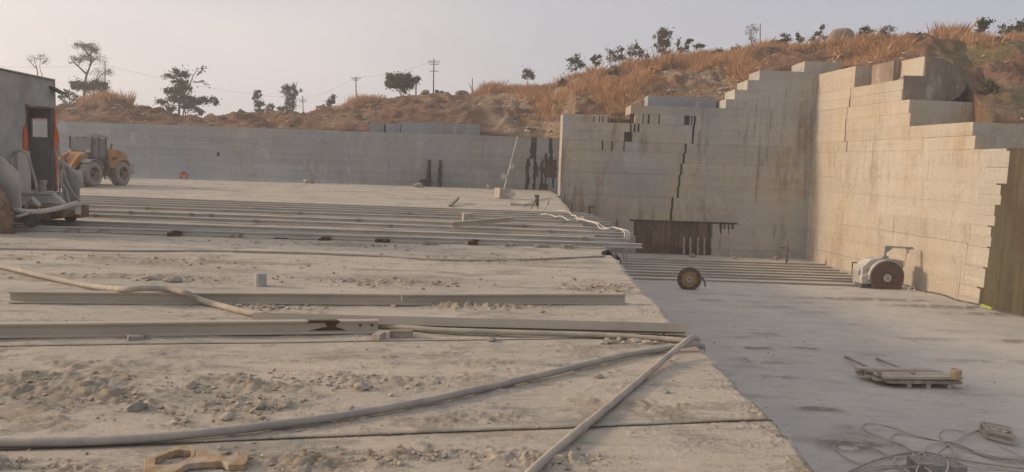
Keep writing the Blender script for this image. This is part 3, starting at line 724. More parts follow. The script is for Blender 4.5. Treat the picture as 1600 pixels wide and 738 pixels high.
plant('umbrella_tree', 'dark flat topped tree at the foot of the tallest grey tree', 'tree', 108, [[(141,176),(142,158),(140,146)],[(142,158),(150,146)]],
      [(125,131,9,6),(134,135,11,7),(146,136,12,7),(157,139,9,6),(123,137,7,4),(162,130,6,3),(150,131,9,4)], 'leaf', 'bark', 1.5, .24, .18, G_T, 4)
plant('shrub', 'loose leafy shrub at the corner of the grey cabin roof', 'shrub', 90, [[(108,176),(108,160),(107,150)],[(108,168),(118,157)],[(108,168),(99,148)]],
      [(100,145,8,5),(108,151,8,8),(119,155,8,6),(94,150,5,4),(126,158,4,4)], 'leaf', 'bark', .55, .2, .08, G_T, 5)
plant('pine_tree', 'wide dark bushy tree with several stems and one bare branch, left skyline', 'tree', 104, [[(279,190),(280,165),(282,135),(280,118)],[(285,190),(289,165),(300,157)],[(291,189),(290,172),(286,160)],[(282,150),(296,138),(303,125),(313,109)],[(303,128),(312,129),(321,127)],[(308,118),(316,110),(321,113)]],
      [(274,117,9,7),(288,116,8,8),(282,127,13,9),(276,139,11,7),(290,140,9,8),(265,144,9,5),(255,160,8,4),(270,156,14,6),(287,155,14,7),(303,157,13,6),(319,157,13,5),(332,159,8,4),(312,175,6,6),(262,170,7,5),(285,167,14,5),(313,107,7,6,.12),(319,128,7,4,.1)], 'leaf', 'bark', 1.15, .23, .2, G_T, 6)
plant('slim_tree', 'slim leafy tree standing left of the broader one, middle of the skyline', 'tree', 125, [[(405,192),(404,172),(403,150)]], [(403,145,5,5),(401,153,6,5),(406,160,6,6),(402,168,6,6),(407,177,6,6)], 'leaf', 'bark', 1.1, .24, .14, G_T, 7)
plant('small_tree', 'smallest round tree between the slim tree and the tall leafy one', 'tree', 125, [[(425,192),(425,180),(425,168)]], [(425,167,4,4),(424,174,7,5),(428,180,6,4)], 'leaf', 'bark', 1.1, .24, .12, G_T, 8)
plant('shrub', 'dark shrub behind the pale boulder on the middle skyline', 'shrub', 120, [[(440,192),(440,182),(440,174)]], [(439,171,6,4),(443,176,6,6),(436,178,5,5)], 'leaf', 'bark', 1., .22, .09, G_T, 9)
plant('leafy_tree', 'tall loose leafy tree left of the leaning power pole', 'tree', 122, [[(455,192),(453,170),(453,145)],[(453,165),(460,150)]], [(447,136,6,4),(457,138,7,5),(450,145,8,5),(462,147,6,5),(453,154,8,5),(449,163,6,5),(458,165,6,5),(455,174,6,5)], 'leaf', 'bark', .95, .25, .16, G_T, 10)
plant('leaning_tree', 'small dark tree leaning right on the grassy slope', 'tree', 100, [[(511,182),(514,170),(519,157)]], [(512,164,6,6),(517,158,6,4),(521,153,4,2.5),(508,168,4,4)], 'leaf', 'bark', 1.1, .22, .12, G_T, 11)
plant('round_tree', 'round dark spreading tree on top of the brown bank', 'tree', 96, [[(627,156),(626,147),(618,137)],[(627,156),(628,145),(628,132)],[(627,156),(631,146),(638,134)],[(627,156),(624,145),(612,133)]],
      [(611,127,7,6,2),(619,123,9,6,2),(629,121,10,5.5,2),(639,125,9,6,2),(646,129,6,5,2),(614,133,9,4,2),(627,128,12,7,2.5),(633,133,10,5,2),(640,132,9,5,2),(608,131,5,3,2),(621,134,9,4,2)], 'leaf', 'pale_bark', 1.5, .22, .09, G_T, 12)
plant('shrub', 'low dark shrub at the foot of the tallest power pole', 'shrub', 94, [[(688,154),(688,148),(689,142)]], [(684,144,4,2.5),(690,146,5,3),(694,148,3,2)], 'leaf', 'bark', 1., .18, .05, G_T, 13)
plant('shrub', 'small bare shrub alone on the low left skyline', 'shrub', 105, [[(379,190),(379,184),(380,179)]], [(379,181,4,2.5)], 'leaf_bare', 'bark', .6, .15, .06, G_T, 14)
G_S = 'shrubs on the grassy ridge'
ridge_sh = [ # px, base row, depth, stem tops, lobes, leaf, density, label
 (825,137,86,[(825,112)],[(822,110,6,5),(828,114,6,5),(820,120,5,5),(831,121,5,5)],'leaf_dry',.7,'first leafy shrub from the left on the orange grassy ridge'),
 (900,122,80,[(899,95)],[(893,96,7,5),(903,94,8,5),(899,103,10,6),(909,101,6,5)],'leaf',.95,'broad green shrub where the ridge starts to rise, standing alone'),
 (931,113,79,[(931,92)],[(927,94,6,3),(935,90,5,3),(932,99,7,4)],'leaf',.8,'small green shrub right of the broad green one'),
 (955,108,78,[(952,80),(959,84)],[(952,82,4,5),(959,86,5,5),(954,92,6,5)],'leaf_bare',.5,'bare spiky shrub on the ridge left of the tall brown one'),
 (972,106,78,[(971,74),(976,84)],[(970,79,4,5),(975,87,8,6),(966,91,5,4)],'leaf_dry',.8,'pointed dry green shrub beside the bare spiky one'),
 (986,104,78,[(985,74),(990,80)],[(985,77,5,6),(989,86,4,5)],'leaf_bare',.45,'wispy pale sapling between two bushier shrubs'),
 (998,102,78,[(996,70),(1002,78)],[(995,73,4,5),(1000,84,7,6),(1008,86,5,4)],'leaf_dry',.8,'leaning olive shrub just left of the tallest bush'),
 (1036,98,77,[(1036,50),(1042,62),(1030,64)],[(1034,50,6,5),(1042,55,8,6),(1029,59,7,5),(1037,65,10,7),(1045,69,6,6),(1034,75,9,7),(1040,84,9,7)],'leaf_dry',1.1,'tallest brownish bush on the middle of the ridge'),
 (1061,92,76,[(1060,64)],[(1060,69,3,6),(1063,77,4,5)],'leaf',.6,'slim twiggy sapling right of the tallest bush'),
 (1074,90,76,[(1076,62)],[(1074,66,4,5),(1079,64,3,2),(1071,74,4,5)],'leaf',.7,'feathery small tree on the ridge, top bent right'),
 (1092,87,76,[(1094,70)],[(1088,73,4,2.5),(1096,72,5,2.5)],'leaf',.7,'low flat shrub right of the feathery small tree'),
 (1176,82,76,[(1170,42),(1178,40),(1184,50),(1174,48)],[(1171,48,4,8),(1179,46,4,7),(1176,60,6,7)],'leaf_bare',.25,'tall bare thin stems beside the thin ridge pole'),
 (1216,80,76,[(1215,63),(1221,66)],[(1211,68,7,5),(1220,69,7,5),(1216,74,10,4)],'leaf',1.0,'dense dark green bush on the ridge right of the thin pole'),
 (1229,78,76,[(1229,53)],[(1228,56,4,4),(1232,62,6,4),(1225,66,5,4)],'leaf_dry',.8,'upright feathery shrub behind the dense dark green bush'),
 (1248,77,76,[(1248,53)],[(1247,57,3,5),(1250,64,4,4)],'leaf',.6,'thin lone sapling between the dark bush and the boulder'),
 (1279,76,76,[(1272,60),(1285,43),(1278,50)],[(1275,54,5,3),(1284,44,4,3),(1281,51,5,3),(1270,62,5,3),(1286,58,4,3)],'leaf',.6,'angular big leafed sapling just left of the round boulder'),
 (1352,70,75,[(1350,42),(1358,46)],[(1349,45,6,3.5),(1357,50,7,4),(1346,53,6,4),(1354,57,8,4)],'leaf',.9,'green tiered shrub right of the round boulder'),
 (1384,68,74,[(1380,46),(1394,42),(1388,44)],[(1378,49,6,5),(1391,45,7,4),(1384,55,9,5)],'leaf_bare',.6,'bare spreading shrub right of the green tiered one'),
 (1439,62,68,[(1439,50)],[(1437,53,4,3),(1442,55,4,3)],'leaf',.8,'small green sprig above the upper right wall steps'),
 (1538,58,61,[(1538,36)],[(1534,36,6,5),(1542,38,6,6),(1537,46,7,6)],'leaf',1.3,'rounded dark tree behind the tall grass at the right'),
 (1590,56,58,[(1590,38),(1600,36)],[(1578,48,8,5),(1590,43,10,7),(1602,38,9,7),(1598,49,10,6),(1612,44,9,8)],'leaf',1.3,'wide dark bush cut off by the right edge of the photo')]
for i, (x, y, d, tops, lobes, lf, dn, lab) in enumerate(ridge_sh):
    plant('shrub', lab, 'shrub', d, [[(x, y+4), ((x+tx)/2+random.uniform(-1,1), (y+ty)/2), (tx, ty)] for tx, ty in tops], lobes, lf, 'bark', dn*1.1, .17, .055, G_S, 40+i)

plant('shrub', 'dark olive shrub in the hollow right of the brown rock mass', 'shrub', yS4+5.5, [[(1545,160),(1545,145),(1543,128)],[(1545,158),(1553,140)]], [(1541,130,7,7),(1549,138,8,8),(1538,144,7,6),(1552,150,7,6)], 'leaf_dry', 'bark', .8, .17, .05, G_S, 90)
for k, (px, t_, w_, lab) in enumerate(((1045,.72,12,'olive bush among the grass below the tallest bush'),(1020,.6,9,'low green bush halfway down the grassy slope'),(1225,.9,14,'wide low olive bush under the thin lone sapling'),(1265,.93,12,'dark low bush between two saplings on the right ridge'),(1300,.95,9,'dark bush touching the left side of the round boulder'),(1338,.96,9,'dark bush touching the right side of the round boulder'),(880,.8,8,'small olive bush on the slope near where grass begins'),(1120,.93,10,'low olive bush on the ridge between the feathery tree and the thin stems'),(1150,.96,8,'tiny dark bush on the ridge just left of the thin stems'),(1410,.93,10,'low olive bush on the ridge above the upper wall steps'),(1460,.9,8,'low olive bush at the left foot of the tall grass'),(1560,.92,12,'olive bush between the rounded dark tree and the wide bush'),(960,.85,9,'olive bush just under the spiky shrub'))):
    q = ridge(px, t_); dd = q.y; s_ = FPX/dd; py_ = hor(px)-(q.z-HEYE)*s_
    plant('shrub', lab, 'shrub', dd-.4, [[(px,py_+2),(px+1,py_-4),(px+random.uniform(-2,2),py_-10)],[(px,py_+2),(px+w_*.5,py_-7)]], [(px-w_*.4,py_-6,w_*.5,5),(px+w_*.4,py_-7,w_*.5,5),(px,py_-10,w_*.45,5)], ('leaf','leaf_dry')[k%2], 'bark', 1., .17, .04, 'low bushes among the grass', 120+k)
# dry grass: thousands of blades in tufts
gb = MB(); rr = random.Random(5)
def tuft(p, h, n=12, spread=.35, lean=.35):
    mi = 1 if rr.random() < .10 else 0
    if mi: h *= .7; n += 6
    for _ in range(n):
        a = rr.uniform(0, 6.3); r = rr.random()**.6*spread; b = p + Vector((r*math.cos(a), r*math.sin(a), -.05))
        hh = h*rr.uniform(.3,1.1); l = Vector((math.cos(a)*lean*hh*rr.random()*1.5+.15*hh, math.sin(a)*lean*hh*rr.random()*1.5, hh)); w = rr.uniform(.004,.012)
        s_ = Vector((math.cos(a+1.57), math.sin(a+1.57), 0))*w; m = b+l*.55-Vector((l.x,l.y,0))*.18
        gb.add([b-s_, b+s_, m+s_*.65, b+l, m-s_*.65], [(0,1,2,3,4)], mi, rr.random())
cnt = 0
while cnt < 5600:
    px = rr.uniform(742, 1640); t_ = rr.random()**.8
    cl = float(fbm(np.array(px*.018), np.array(t_*3.1), 3, 61))
    lim = .52 if px < 880 else .47
    if px < 900 and t_ < .55 and not (px > 845 and t_ > .2): continue
    if 1000 < px < 1130 and t_ < .30 and rr.random() < .8: continue
    if px > 1445 and t_ < .55: continue
    if cl < lim and t_ < .9: continue
    p = ridge(px, min(t_, 1)); p = p + Vector((rr.uniform(-.25,.25), rr.uniform(-.25,.25), 0))
    hn = float(fbm(np.array(px*.06+3), np.array(t_*9), 3, 65)); tuft(p, (.2+1.6*max(0,hn-.25))*rr.uniform(.6,1.2), 28, .65, .6); cnt += 1
def clump(px, t_, rx, h, n):
    for _ in range(n):
        q = ridge(px + rr.gauss(0, .5)*rx, min(1, max(0, t_+rr.gauss(0,.03)))); tuft(q, h*rr.uniform(.5,1.1), 36, .5, .4)
for a in ((1482,.97,20,1.9,120),(1512,.98,9,1.2,25),(1531,.9,8,1.3,25),(1190,.97,14,1.5,40),(1200,.85,20,1.3,40),(940,.6,30,1.4,60),(920,.45,22,1.6,60),(1040,.75,20,1.7,60),(985,.85,25,1.4,50),(1100,.72,40,1.5,80),(880,.5,20,1.1,40),
          (590,.98,6,.9,40),(560,.97,14,1.3,90),(578,.99,10,1.3,60),(535,.9,16,.9,60),(512,.95,14,.8,40),(160,.95,18,1.3,90),(190,.95,12,1.1,40),(195,.97,4,1.9,14),(140,.9,14,1.0,40),(225,.9,20,.7,40),(770,.95,16,1.3,60),(757,.97,8,1.3,25),(800,.95,14,.9,30),
          (1290,.85,30,1.1,50),(1340,.8,40,1.1,60),(1420,.85,40,1.2,80),(1160,.5,20,1.2,30),(1150,.3,14,1.2,30)):
    clump(*a)
tag(gb.build('dry_grass', [M['grass'], M['leaf_dry']], fix=False), 'orange dry grass covering the hillside', None, None, 'stuff')

# boulders on the skyline
def rock_thing(name, px, row, depth, size, mat, label, cat='boulder', group=None, seed=0, sub=3, sink=.25, lift=0.):
    c = onY(px, row, depth); tz_ = terr(px, depth); c.z = tz_.z-.12+lift; mb = MB(); mb.rock((c.x, c.y, c.z+size[2]*(1-sink-.25)), size, 0, seed, sub)
    return tag(mb.build(name, M[mat], loc=c, smooth=False), label, cat, group)
G_B = 'boulders on the skyline'
rock_thing('boulder', 1315, 70, 75, (1.45,1.2,1.3), 'outcrop', 'big round brown boulder on the ridge above the wall corner', group=G_B, seed=1, lift=.75)
rock_thing('boulder', 665, 150, 90, (1.0,.7,.6), 'outcrop', 'squarish pale boulder left of the tallest power pole', group=G_B, seed=2)
rock_thing('boulder', 722, 151, 89, (.9,.7,.45), 'outcrop', 'flat brown boulder at the right end of the brown bank', group=G_B, seed=3)
rock_thing('boulder', 332, 191, 92, (.9,.8,.7), 'tan_iron', 'tan boulder right of the wide dark bushy tree', group=G_B, seed=4)
rock_thing('boulder', 440, 189, 96, (1.0,.8,.75), 'stone', 'pale brown boulder in front of the dark skyline shrub', group=G_B, seed=5)
rock_thing('boulder', 600, 160, 89, (.9,.6,.4), 'stone_dark', 'small dark boulder at the left end of the brown bank', group=G_B, seed=6)
rock_thing('boulder', 640, 152, 91, (.5,.4,.55), 'stone_dark', 'little dark pointed rock under the round tree', group=G_B, seed=7)
rock_thing('boulder', 1508, 98, 55, (.9,.6,.5), 'stone_dark', 'dark rock on the green slope behind the brown rock mass', group=G_B, seed=8)
for k, (x, y, sx) in enumerate(((180,189,1.2),(236,190,1.0),(270,191,.9),(118,188,.9),(420,190,.8))):
    rock_thing('boulder', x, y+3, 74, (sx,.8,.3), 'stone', ('flat tan slab lying on the long wall behind the loader','tan slab tilted on the long wall right of the loader','small tan rock on the long wall under the wide bushy tree','pale rock on the long wall beside the cabin','pale rock on the wall under the slim tree')[k], 'rock', 'loose rocks on the long wall', 20+k, 2)

# power poles and wires
G_P = 'poles along the skyline'
def pole(px, base, top, depth, label, arms=(), r=.09, lean=0, cat='power pole', name='power_pole'):
    b = onY(px+lean, base, depth); b.z -= .4; tp = onY(px, top, depth); root = empty(name, b, 0, label, cat, G_P)
    mb = MB(); mb.tube([b, tp], [r, r*.7], 8); o = mb.build('post', M['bark'], loc=b, smooth=True); o.parent = root; o.location = (0,0,0)
    for row, w in arms:
        c = onY(px, row, depth); mb = MB(); w *= .62; mb.bar(c+Vector((-w/2,-.1,0)), c+Vector((w/2,-.1,0)), .06); o = mb.build('crossarm', M['bark'], loc=b); o.parent = root; o.location = (0,0,0)
        for q in (-.46,-.2,.2,.46):
            mb = MB(); mb.lathe([(.02,0),(.04,.04),(.03,.09),(.045,.12),(.02,.17)], 'Z', 8, c+Vector((w*q,-.12,.07))); i = mb.build('insulator', M['paint_pale'], loc=b); i.parent = o; i.location = (0,0,0)
    return root
pole(164,172,95,116,'plain wooden pole standing in front of the thin half bare tree')
pole(473,190,150,120,'leaning pole with a crossarm, right of the tall leafy tree',((157,2.2),(160,1.4)),lean=1)
pole(556,170,120,104,'power pole with one high crossarm behind the orange grass clump',((123,2.3),(126,1.2)),lean=1)
pole(678,156,92,94,'tallest power pole with double crossarms on the brown bank',((97,2.4),(101,2.0),(112,1.9)),lean=-1)
pole(650,156,122,95,'short plain post touching the right side of the round tree',r=.1,cat='post',name='post')
pole(738,152,122,90,'thin plain post alone where the orange grass begins',r=.07,cat='post',name='post')
pole(1188,82,37,76,'thin bare pole above the stepped pit wall',r=.06,cat='post',name='post')
def wire(a, b, sag, label):
    p = onY(*a); q = onY(*b); pts = [p.lerp(q, k/16) - Vector((0,0,sag*4*(k/16)*(1-k/16))) for k in range(17)]
    mb = MB(); mb.tube(pts, .012, 5); tag(mb.build('power_line', M['dark'], loc=p), label, 'power line', 'power lines between the poles')
wire((164,101,116),(473,155,120),.8,'thin wire from the plain left pole to the leaning pole')
wire((-60,100,112),(164,100,116),.5,'thin wire running out of the left edge to the plain pole')
wire((473,155,120),(556,121,104),.4,'thin wire between the leaning pole and the grass clump pole')
wire((556,121,104),(678,95,94),.5,'thin wire up to the tallest power pole')
# ------------------------------------------------------------------ things on the bench
def part(mb, name, mat, root, parent=None, smooth=False):      # root stands unrotated; shapes are given in world metres
    base = Vector(root.location)
    if parent is not None and parent is not root: pass
    o = mb.build(name, M[mat] if isinstance(mat, str) else mat, loc=base, smooth=smooth); o.parent = parent or root; o.location = (0,0,0); return o
def single(mb, name, mat, loc, label, cat, group=None, smooth=False):
    return tag(mb.build(name, M[mat] if isinstance(mat, str) else mat, loc=loc, smooth=smooth), label, cat, group)
ORD = ['nearest','second nearest','third nearest','fourth nearest','fifth nearest','sixth nearest','seventh nearest','eighth nearest','farthest']
NTH = ['leftmost','second from the left','third from the left','fourth from the left','fifth from the left','sixth from the left','seventh from the left','eighth from the left','ninth from the left','tenth from the left','eleventh from the left','rightmost']
def rail_prof(h=.155, wt=.10, wb=.135, tf=.022, web=.016):
    return [(-wb/2,0),(wb/2,0),(wb/2,tf*.8),(web/2,tf*1.4),(web/2,h-tf*1.3),(wt/2,h-tf),(wt/2,h),(-wt/2,h),(-wt/2,h-tf),(-web/2,h-tf*1.3),(-web/2,tf*1.4),(-wb/2,tf*.8)]
def rail(a, b, mat, label, group, h=.155, roll=0, **kw):
    a = Vector(a); b = Vector(b); d = b-a; n = Vector((-d.y, d.x, 0)).normalized(); root_l = a.copy()
    mb = MB(); L = d.length; segs = max(2, int(L/1.5)); prof = rail_prof(h, **kw)
    if roll: prof = [(y*math.cos(roll)-z*math.sin(roll), y*math.sin(roll)+z*math.cos(roll)) for y, z in prof]; zm = min(z for _, z in prof); prof = [(y, z-zm) for y, z in prof]
    k = len(prof); vs = []
    for i in range(segs+1):
        c = a + d*(i/segs); j = random.uniform(-.004,.004); jz = random.uniform(-.003,.003)
        vs += [c + n*(y+j) + Vector((0,0,z+jz)) for y, z in prof]
    fs = [(i*k+q, i*k+(q+1)%k, (i+1)*k+(q+1)%k, (i+1)*k+q) for i in range(segs) for q in range(k)] + [tuple(range(k))[::-1], tuple(segs*k+q for q in range(k))]
    mb.add(vs, fs); return single(mb, 'steel_rail', mat, root_l, label, 'rail', group)
HR = .115
mid_r = [((25,352),(1003,381)),((-60,339),(981,373)),((-60,327),(989,364)),((-60,321),(965,356)),((-60,314),(953,347)),((-60,309),(944,342.5)),((-60,305.5),(935,339)),((-60,302.5),(927,335.5)),((-60,298.5),(919,333))]
mids = []
for k, (a, b) in enumerate(mid_r):
    A = gz(*a, HR+.03); B = gz(*b, HR+.03); A.z = B.z = .03
    rail(A, B, 'steel', h=HR, group='long rails across the bench', label=f'{ORD[k]} of the nine long parallel rails that overhang the bench edge'); mids.append((A, B))
# foreground rails
A = gz(17,474); B = gz(627,477); B2 = gz(976,475.5); A.z = B.z = B2.z = .012
rail(A, B, 'steel_dust', 'dusty foreground rail crossed by the pale hose, behind the front pair', 'rails lying in the foreground')
rail(B + (B2-B).normalized()*.01, B2, 'steel_dust', 'dusty foreground rail continuing right from a butt joint to near the edge', 'rails lying in the foreground')
A = gz(-120,530); B = gz(591,521); A.z = B.z = .012
fr = rail(A, B, 'steel_dust', 'nearest foreground rail with a brown rust stain and dark discs for end holes', 'rails lying in the foreground')
d_ = (B-A).normalized(); n_ = Vector((d_.y, -d_.x, 0))           # n_ points to the viewer
def fpt(px, z, off):                                              # point on the web's near side in column px
    c = onplane(px, 510, A, n_); c = A + d_*((c-A).dot(d_)); return c + n_*off + Vector((0,0,z))
mb = MB(); w = .0115
mb.prism([fpt(478,.156,-.03), fpt(484,.156,.052), fpt(530,.156,.052), fpt(526,.156,-.03)], (0,0,.003))
mb.prism([fpt(480,.135,.0515), fpt(532,.135,.0515), fpt(530,.155,.0515), fpt(482,.155,.0515)], n_*.003)
mb.prism([fpt(512,.075,w), fpt(524,.075,w), fpt(528,.125,w), fpt(508,.125,w)], n_*.004)
mb.prism([fpt(484,.034,w+.001), fpt(540,.034,w+.001), fpt(527,.072,w+.001), fpt(507,.075,w+.001)], n_*.005)
o = mb.build('rust_stain', M['rust'], loc=fr.location); o.parent = fr; o.location = (0,0,0)
for px in (563, 581):  # solid dark discs standing in for the shade inside open end holes
    mb = MB(); c = fpt(px,.09,w); mb.lathe([(.0,-.006),(.017,-.006),(.017,.006),(0,.006)], 'Y', 12, c); o = mb.build('dark_hole_disc', M['dark'], loc=fr.location); o.parent = fr; o.location = (0,0,0)
A = gz(400,506); B = gz(1070,523); A.z = B.z = .01
rail(A, B, 'steel_dust', 'long rail lying tilted beside the hose, its end at the bench edge', 'rails lying in the foreground', roll=R(74))
# a loose beam across the long rails
A = gz(705,353,.26); B = gz(802,344,.26); A.z = B.z = .215; 
rail(A, B, 'steel_dust', 'short pale beam lying askew on top of the long rails', 'beams on the rails', h=.15)
# packing under the nearest long rail
for k, (x, y) in enumerate(((116,363.5),(167,364.5),(274,369),(370,371.5),(440,372),(510,376),(598,379),(672,382),(739,383),(796,385),(846,387),(886,388))):
    p = gz(x, y); p.y -= .07; mb = MB(); rz = random.uniform(-.4,.4); s_ = random.uniform(.8,1.25)
    mb.box((p.x, p.y+.03, .045), (.26*s_, .20, .085), rz=rz); 
    if k in (2,4,8): mb.box((p.x+.05, p.y, .12), (.15,.14,.06), rz=rz+.5)
    else: mb.box((p.x-.1, p.y-.05, .03), (.12,.12,.055), rz=rz-.7)
    single(mb, 'packing_block', 'rust' if k in (2,5,6,8) else 'stone_dark', (p.x,p.y,0), ('rust brown' if k in (2,5,6,8) else 'dark grey')+f' packing block under the nearest long rail, {NTH[k]} of twelve', 'block', 'packing under the nearest long rail')
# clips on the other long rails
rr = random.Random(3)
for k, (r_, px) in enumerate(((2,150),(3,205),(3,300),(2,400),(3,330),(4,230),(2,610),(3,560),(4,470),(5,640),(2,860),(1,915),(3,820),(4,880))):
    A, B = mids[r_]; q = onplane(px, 340, A, Vector((-(B-A).y, (B-A).x, 0)).normalized()); t_ = (q-A).dot(B-A)/(B-A).length_squared; c = A + (B-A)*t_
    mb = MB(); mb.box((c.x, c.y-.06, .135), (.13,.07,.035), rz=rr.uniform(-.3,.3)); mb.box((c.x+.02, c.y-.07, .08), (.06,.05,.09), rz=.2)
    single(mb, 'rail_clamp', 'stone_dark', (c.x,c.y-.07,.03), f'dark clamp on the {ORD[r_]} long rail, near {("its left end","its middle","its right end")[0 if px<320 else 1 if px<780 else 2]}' + {150:', closest to the cabin',400:', left of the stone cube',205:', closest to the cabin',300:', second of three',330:', third of three',230:''}.get(px,''), 'clamp', 'clamps on the long rails')
def cube_stone(name, px, py, z, d, mat, label, cat, rz=0, group=None, tilt=0):
    p = gz(px, py, z); p.z = z; mb = MB(); mb.box((p.x, p.y, z+d[2]/2), d, rz=rz, ry=tilt)
    o = single(mb, name, mat, p, label, cat, group); b = o.modifiers.new('bevel','BEVEL'); b.width = min(d)*.08; b.segments = 2; return o
cube_stone('stone_cube', 731, 348, .2, (.34,.3,.3), 'stone', 'pale stone cube sitting on the long rails behind the askew beam', 'stone', .2)
cube_stone('stone_block', 592, 530, 0, (.10,.16,.075), 'stone', 'small pale stone cube at the stained rail end', 'stone', -.3, 'loose blocks in the foreground')
cube_stone('wooden_block', 627, 527, 0, (.27,.10,.085), 'wood', 'small brown timber block beside the tilted rail', 'block', .12, 'loose blocks in the foreground')
cube_stone('wooden_wedge', 212, 531, 0, (.16,.16,.055), 'stone_dark', 'dark flat block against the nearest foreground rail', 'block', .55, 'loose blocks in the foreground', .1)
cube_stone('wooden_wedge', 172, 473, 0, (.22,.14,.05), 'stone_dark', 'dark flat chip under the hose crossed rail, left', 'block', .3, 'loose blocks in the foreground', -.1)
cube_stone('wooden_wedge', 365, 474, 0, (.22,.14,.06), 'stone_dark', 'dark chip under the hose crossed rail near the hose', 'block', -.3, 'loose blocks in the foreground', .1)
p = gz(407,447); mb = MB(); mb.lathe([(.0,-.02),(.092,-.02),(.095,.0),(.095,.2),(.09,.208),(0,.208)], 'Z', 28, (p.x,p.y,0)); single(mb, 'rock_core', 'concrete', p, 'short grey stone cylinder standing alone on the bench', 'stone', smooth=True)
# stones by the hose bend and other single stones
st = [(957,537,.085,.05,.04),(948,532,.05,.04,.025),(967,533,.04,.04,.035),(975,538,.045,.035,.03),(983,534,.03,.03,.03),(993,535,.10,.055,.035),(1010,538,.09,.045,.04),(1025,537,.055,.04,.028),(1000,540,.03,.025,.02),(940,537,.05,.04,.02)]
for k, (x, y, a, b, c) in enumerate(sorted(st)):
    p = gz(x, y); mb = MB(); mb.rock((p.x,p.y,c*.6), (a,b,c), 0, 70+k, 2)
    single(mb, 'stone', 'stone', p, f'pale stone in the little heap below the hose bend, {NTH[k] if k < 9 else "rightmost"}', 'stone', 'stones by the hose bend')
for k, (x, y, a, b, c, lab) in enumerate(((768,533,.09,.05,.025,'flat grey stone on the near side of the grey hose'),(408,640,.05,.05,.04,'rounded grey stone above the lower hose'),(355,655,.065,.05,.035,'large tan stone beside the lower hose, in rubble'),(575,470,.0,.0,.0,''),(270,440,.2,.14,.07,'dark stone lump behind the hose crossed rail'),(240,437,.22,.13,.06,'brown stone lump behind the hose crossed rail'),(935,590,.06,.04,.03,'small brown stone between the two hoses'),(1040,615,.05,.04,.03,'little dark stone near the bench edge, right'),(660,700,.11,.08,.02,'flat pale stone slab at the bottom of the photo'),(300,608,.07,.06,.05,'tan stone in the left rubble patch'),(215,640,.1,.07,.05,'grey stone at the left end of the rubble'),(565,610,.08,.06,.05,'brown stone in the middle rubble patch'))):
    if not lab: continue
    p = gz(x, y); mb = MB(); mb.rock((p.x,p.y,c*.55), (a,b,c), 0, 170+k, 2); single(mb, 'stone', 'stone_dark' if 'dark' in lab or 'grey' in lab else 'stone', p, lab, 'stone', 'loose stones on the bench')
# rubble: thousands of chips
rb = MB(); rr = random.Random(12); npr = 0
proto = []
for k in range(14):
    q = MB(); q.rock((0,0,0), (1,.75,.5), 0, 900+k, 1); proto.append((q.v, q.f))
def chip(c, s):
    v, f_ = rr.choice(proto); a = rr.uniform(0,6.3); ca, sa = math.cos(a)*s, math.sin(a)*s; tx, ty = rr.uniform(-.3,.3), rr.uniform(-.3,.3); zz = rr.uniform(.5,1.)*s
    rb.add([(c[0]+x*ca-y*sa, c[1]+x*sa+y*ca, c[2]+z*zz+(x*tx+y*ty)*s) for x, y, z in v], f_, rr.choice((0,0,1,2)), rr.random())
for (bx, by, rx, ry) in rubble_blobs:
    n = int((230 if by > 5.2 else 130) if by < 8 else 160)
    for _ in range(n):
        x = bx+rr.gauss(0,.75)*rx; y = by+rr.gauss(0,.75)*ry
        if x > np.interp(y, EY, EX)-.1: continue
        chip((x, y, .016), (.006+.034*rr.random()**3)*(1 if by < 8 else 1.6))
for _ in range(2600):
    y = 3.6+22*rr.random()**2; x = rr.uniform(-.75*y-1, float(np.interp(y, EY, EX))-.05)
    chip((x, y, .004), (.004+.016*rr.random()**4)*(1+y*.05))
for _ in range(1500):
    px_q = rr.uniform(120, 1600); t_q = rr.random(); q = ridge(px_q, t_q); s_q = .06+.34*rr.random()**4
    if px_q > 1440 and t_q < .5: continue
    chip((q.x, q.y, q.z+.02), s_q)
for _ in range(1300):
    y = 13+30*rr.random()**1.5; x = rr.uniform(float(np.interp(y, EY, EX))+.3, min(.72*y, 20.5))
    chip((x, y, ZP+.006), (.01+.05*rr.random()**5))
tag(rb.build('rubble', [M['rubble'], M['stone_dark'], M['tan_rubble']], fix=False), 'stone chips scattered over the bench, the pit floor and the hill', None, None, 'stuff')

# ------------------------------------------------------------------ hoses and cables
def hose(pts, r, mat, label, cat='hose', group=None, n=12, z=None, name='hose', sp=8):
    P_ = []
    for q in pts:
        if isinstance(q, Vector): P_.append(q)
        else: zz = q[2] if len(q) > 2 else (z if z is not None else r+.006); P_.append(gz(q[0], q[1], zz))
    path = spline(P_, sp)
    path = [p + Vector((random.uniform(-1,1), random.uniform(-1,1), 0))*r*.06 for p in path]
    mb = MB(); mb.tube(path, [r*random.uniform(.97,1.03) for _ in path], n); return single(mb, name, mat, P_[0], label, cat, group, True)
G_H = 'thick hoses on the bench'
e1 = gz(1095,540,.03)
hose([(-80,694),(0,692),(120,690),(240,684),(340,675),(430,664),(540,649),(650,630),(760,606),(860,583),(960,559),(1040,545),(1075,539,.07),gz(1088,537.5,.07),gz(1096,541,.0),gz(1098,547,-.15),gz(1098,547,-.15)+Vector((.02,0,-.5))], .033, 'hose_grey', 'thick grey hose curving across the bottom and over the bench edge', 'hose', G_H)
hose([(800,775),(830,738),(880,693),(940,644),(1000,594),(1040,560,.06),(1066,538,.13),(1079,528.5,.14),gz(1086,527.5,.11),gz(1090,530,.07),gz(1082,533,.05),gz(1060,531.5,.045),(1020,528.5),(960,525),(880,522),(780,519),(690,516),(620,511),(596,509)], .033, 'hose', 'thick tan hose doubled back at the bench edge and running along the tilted rail', 'hose', G_H)
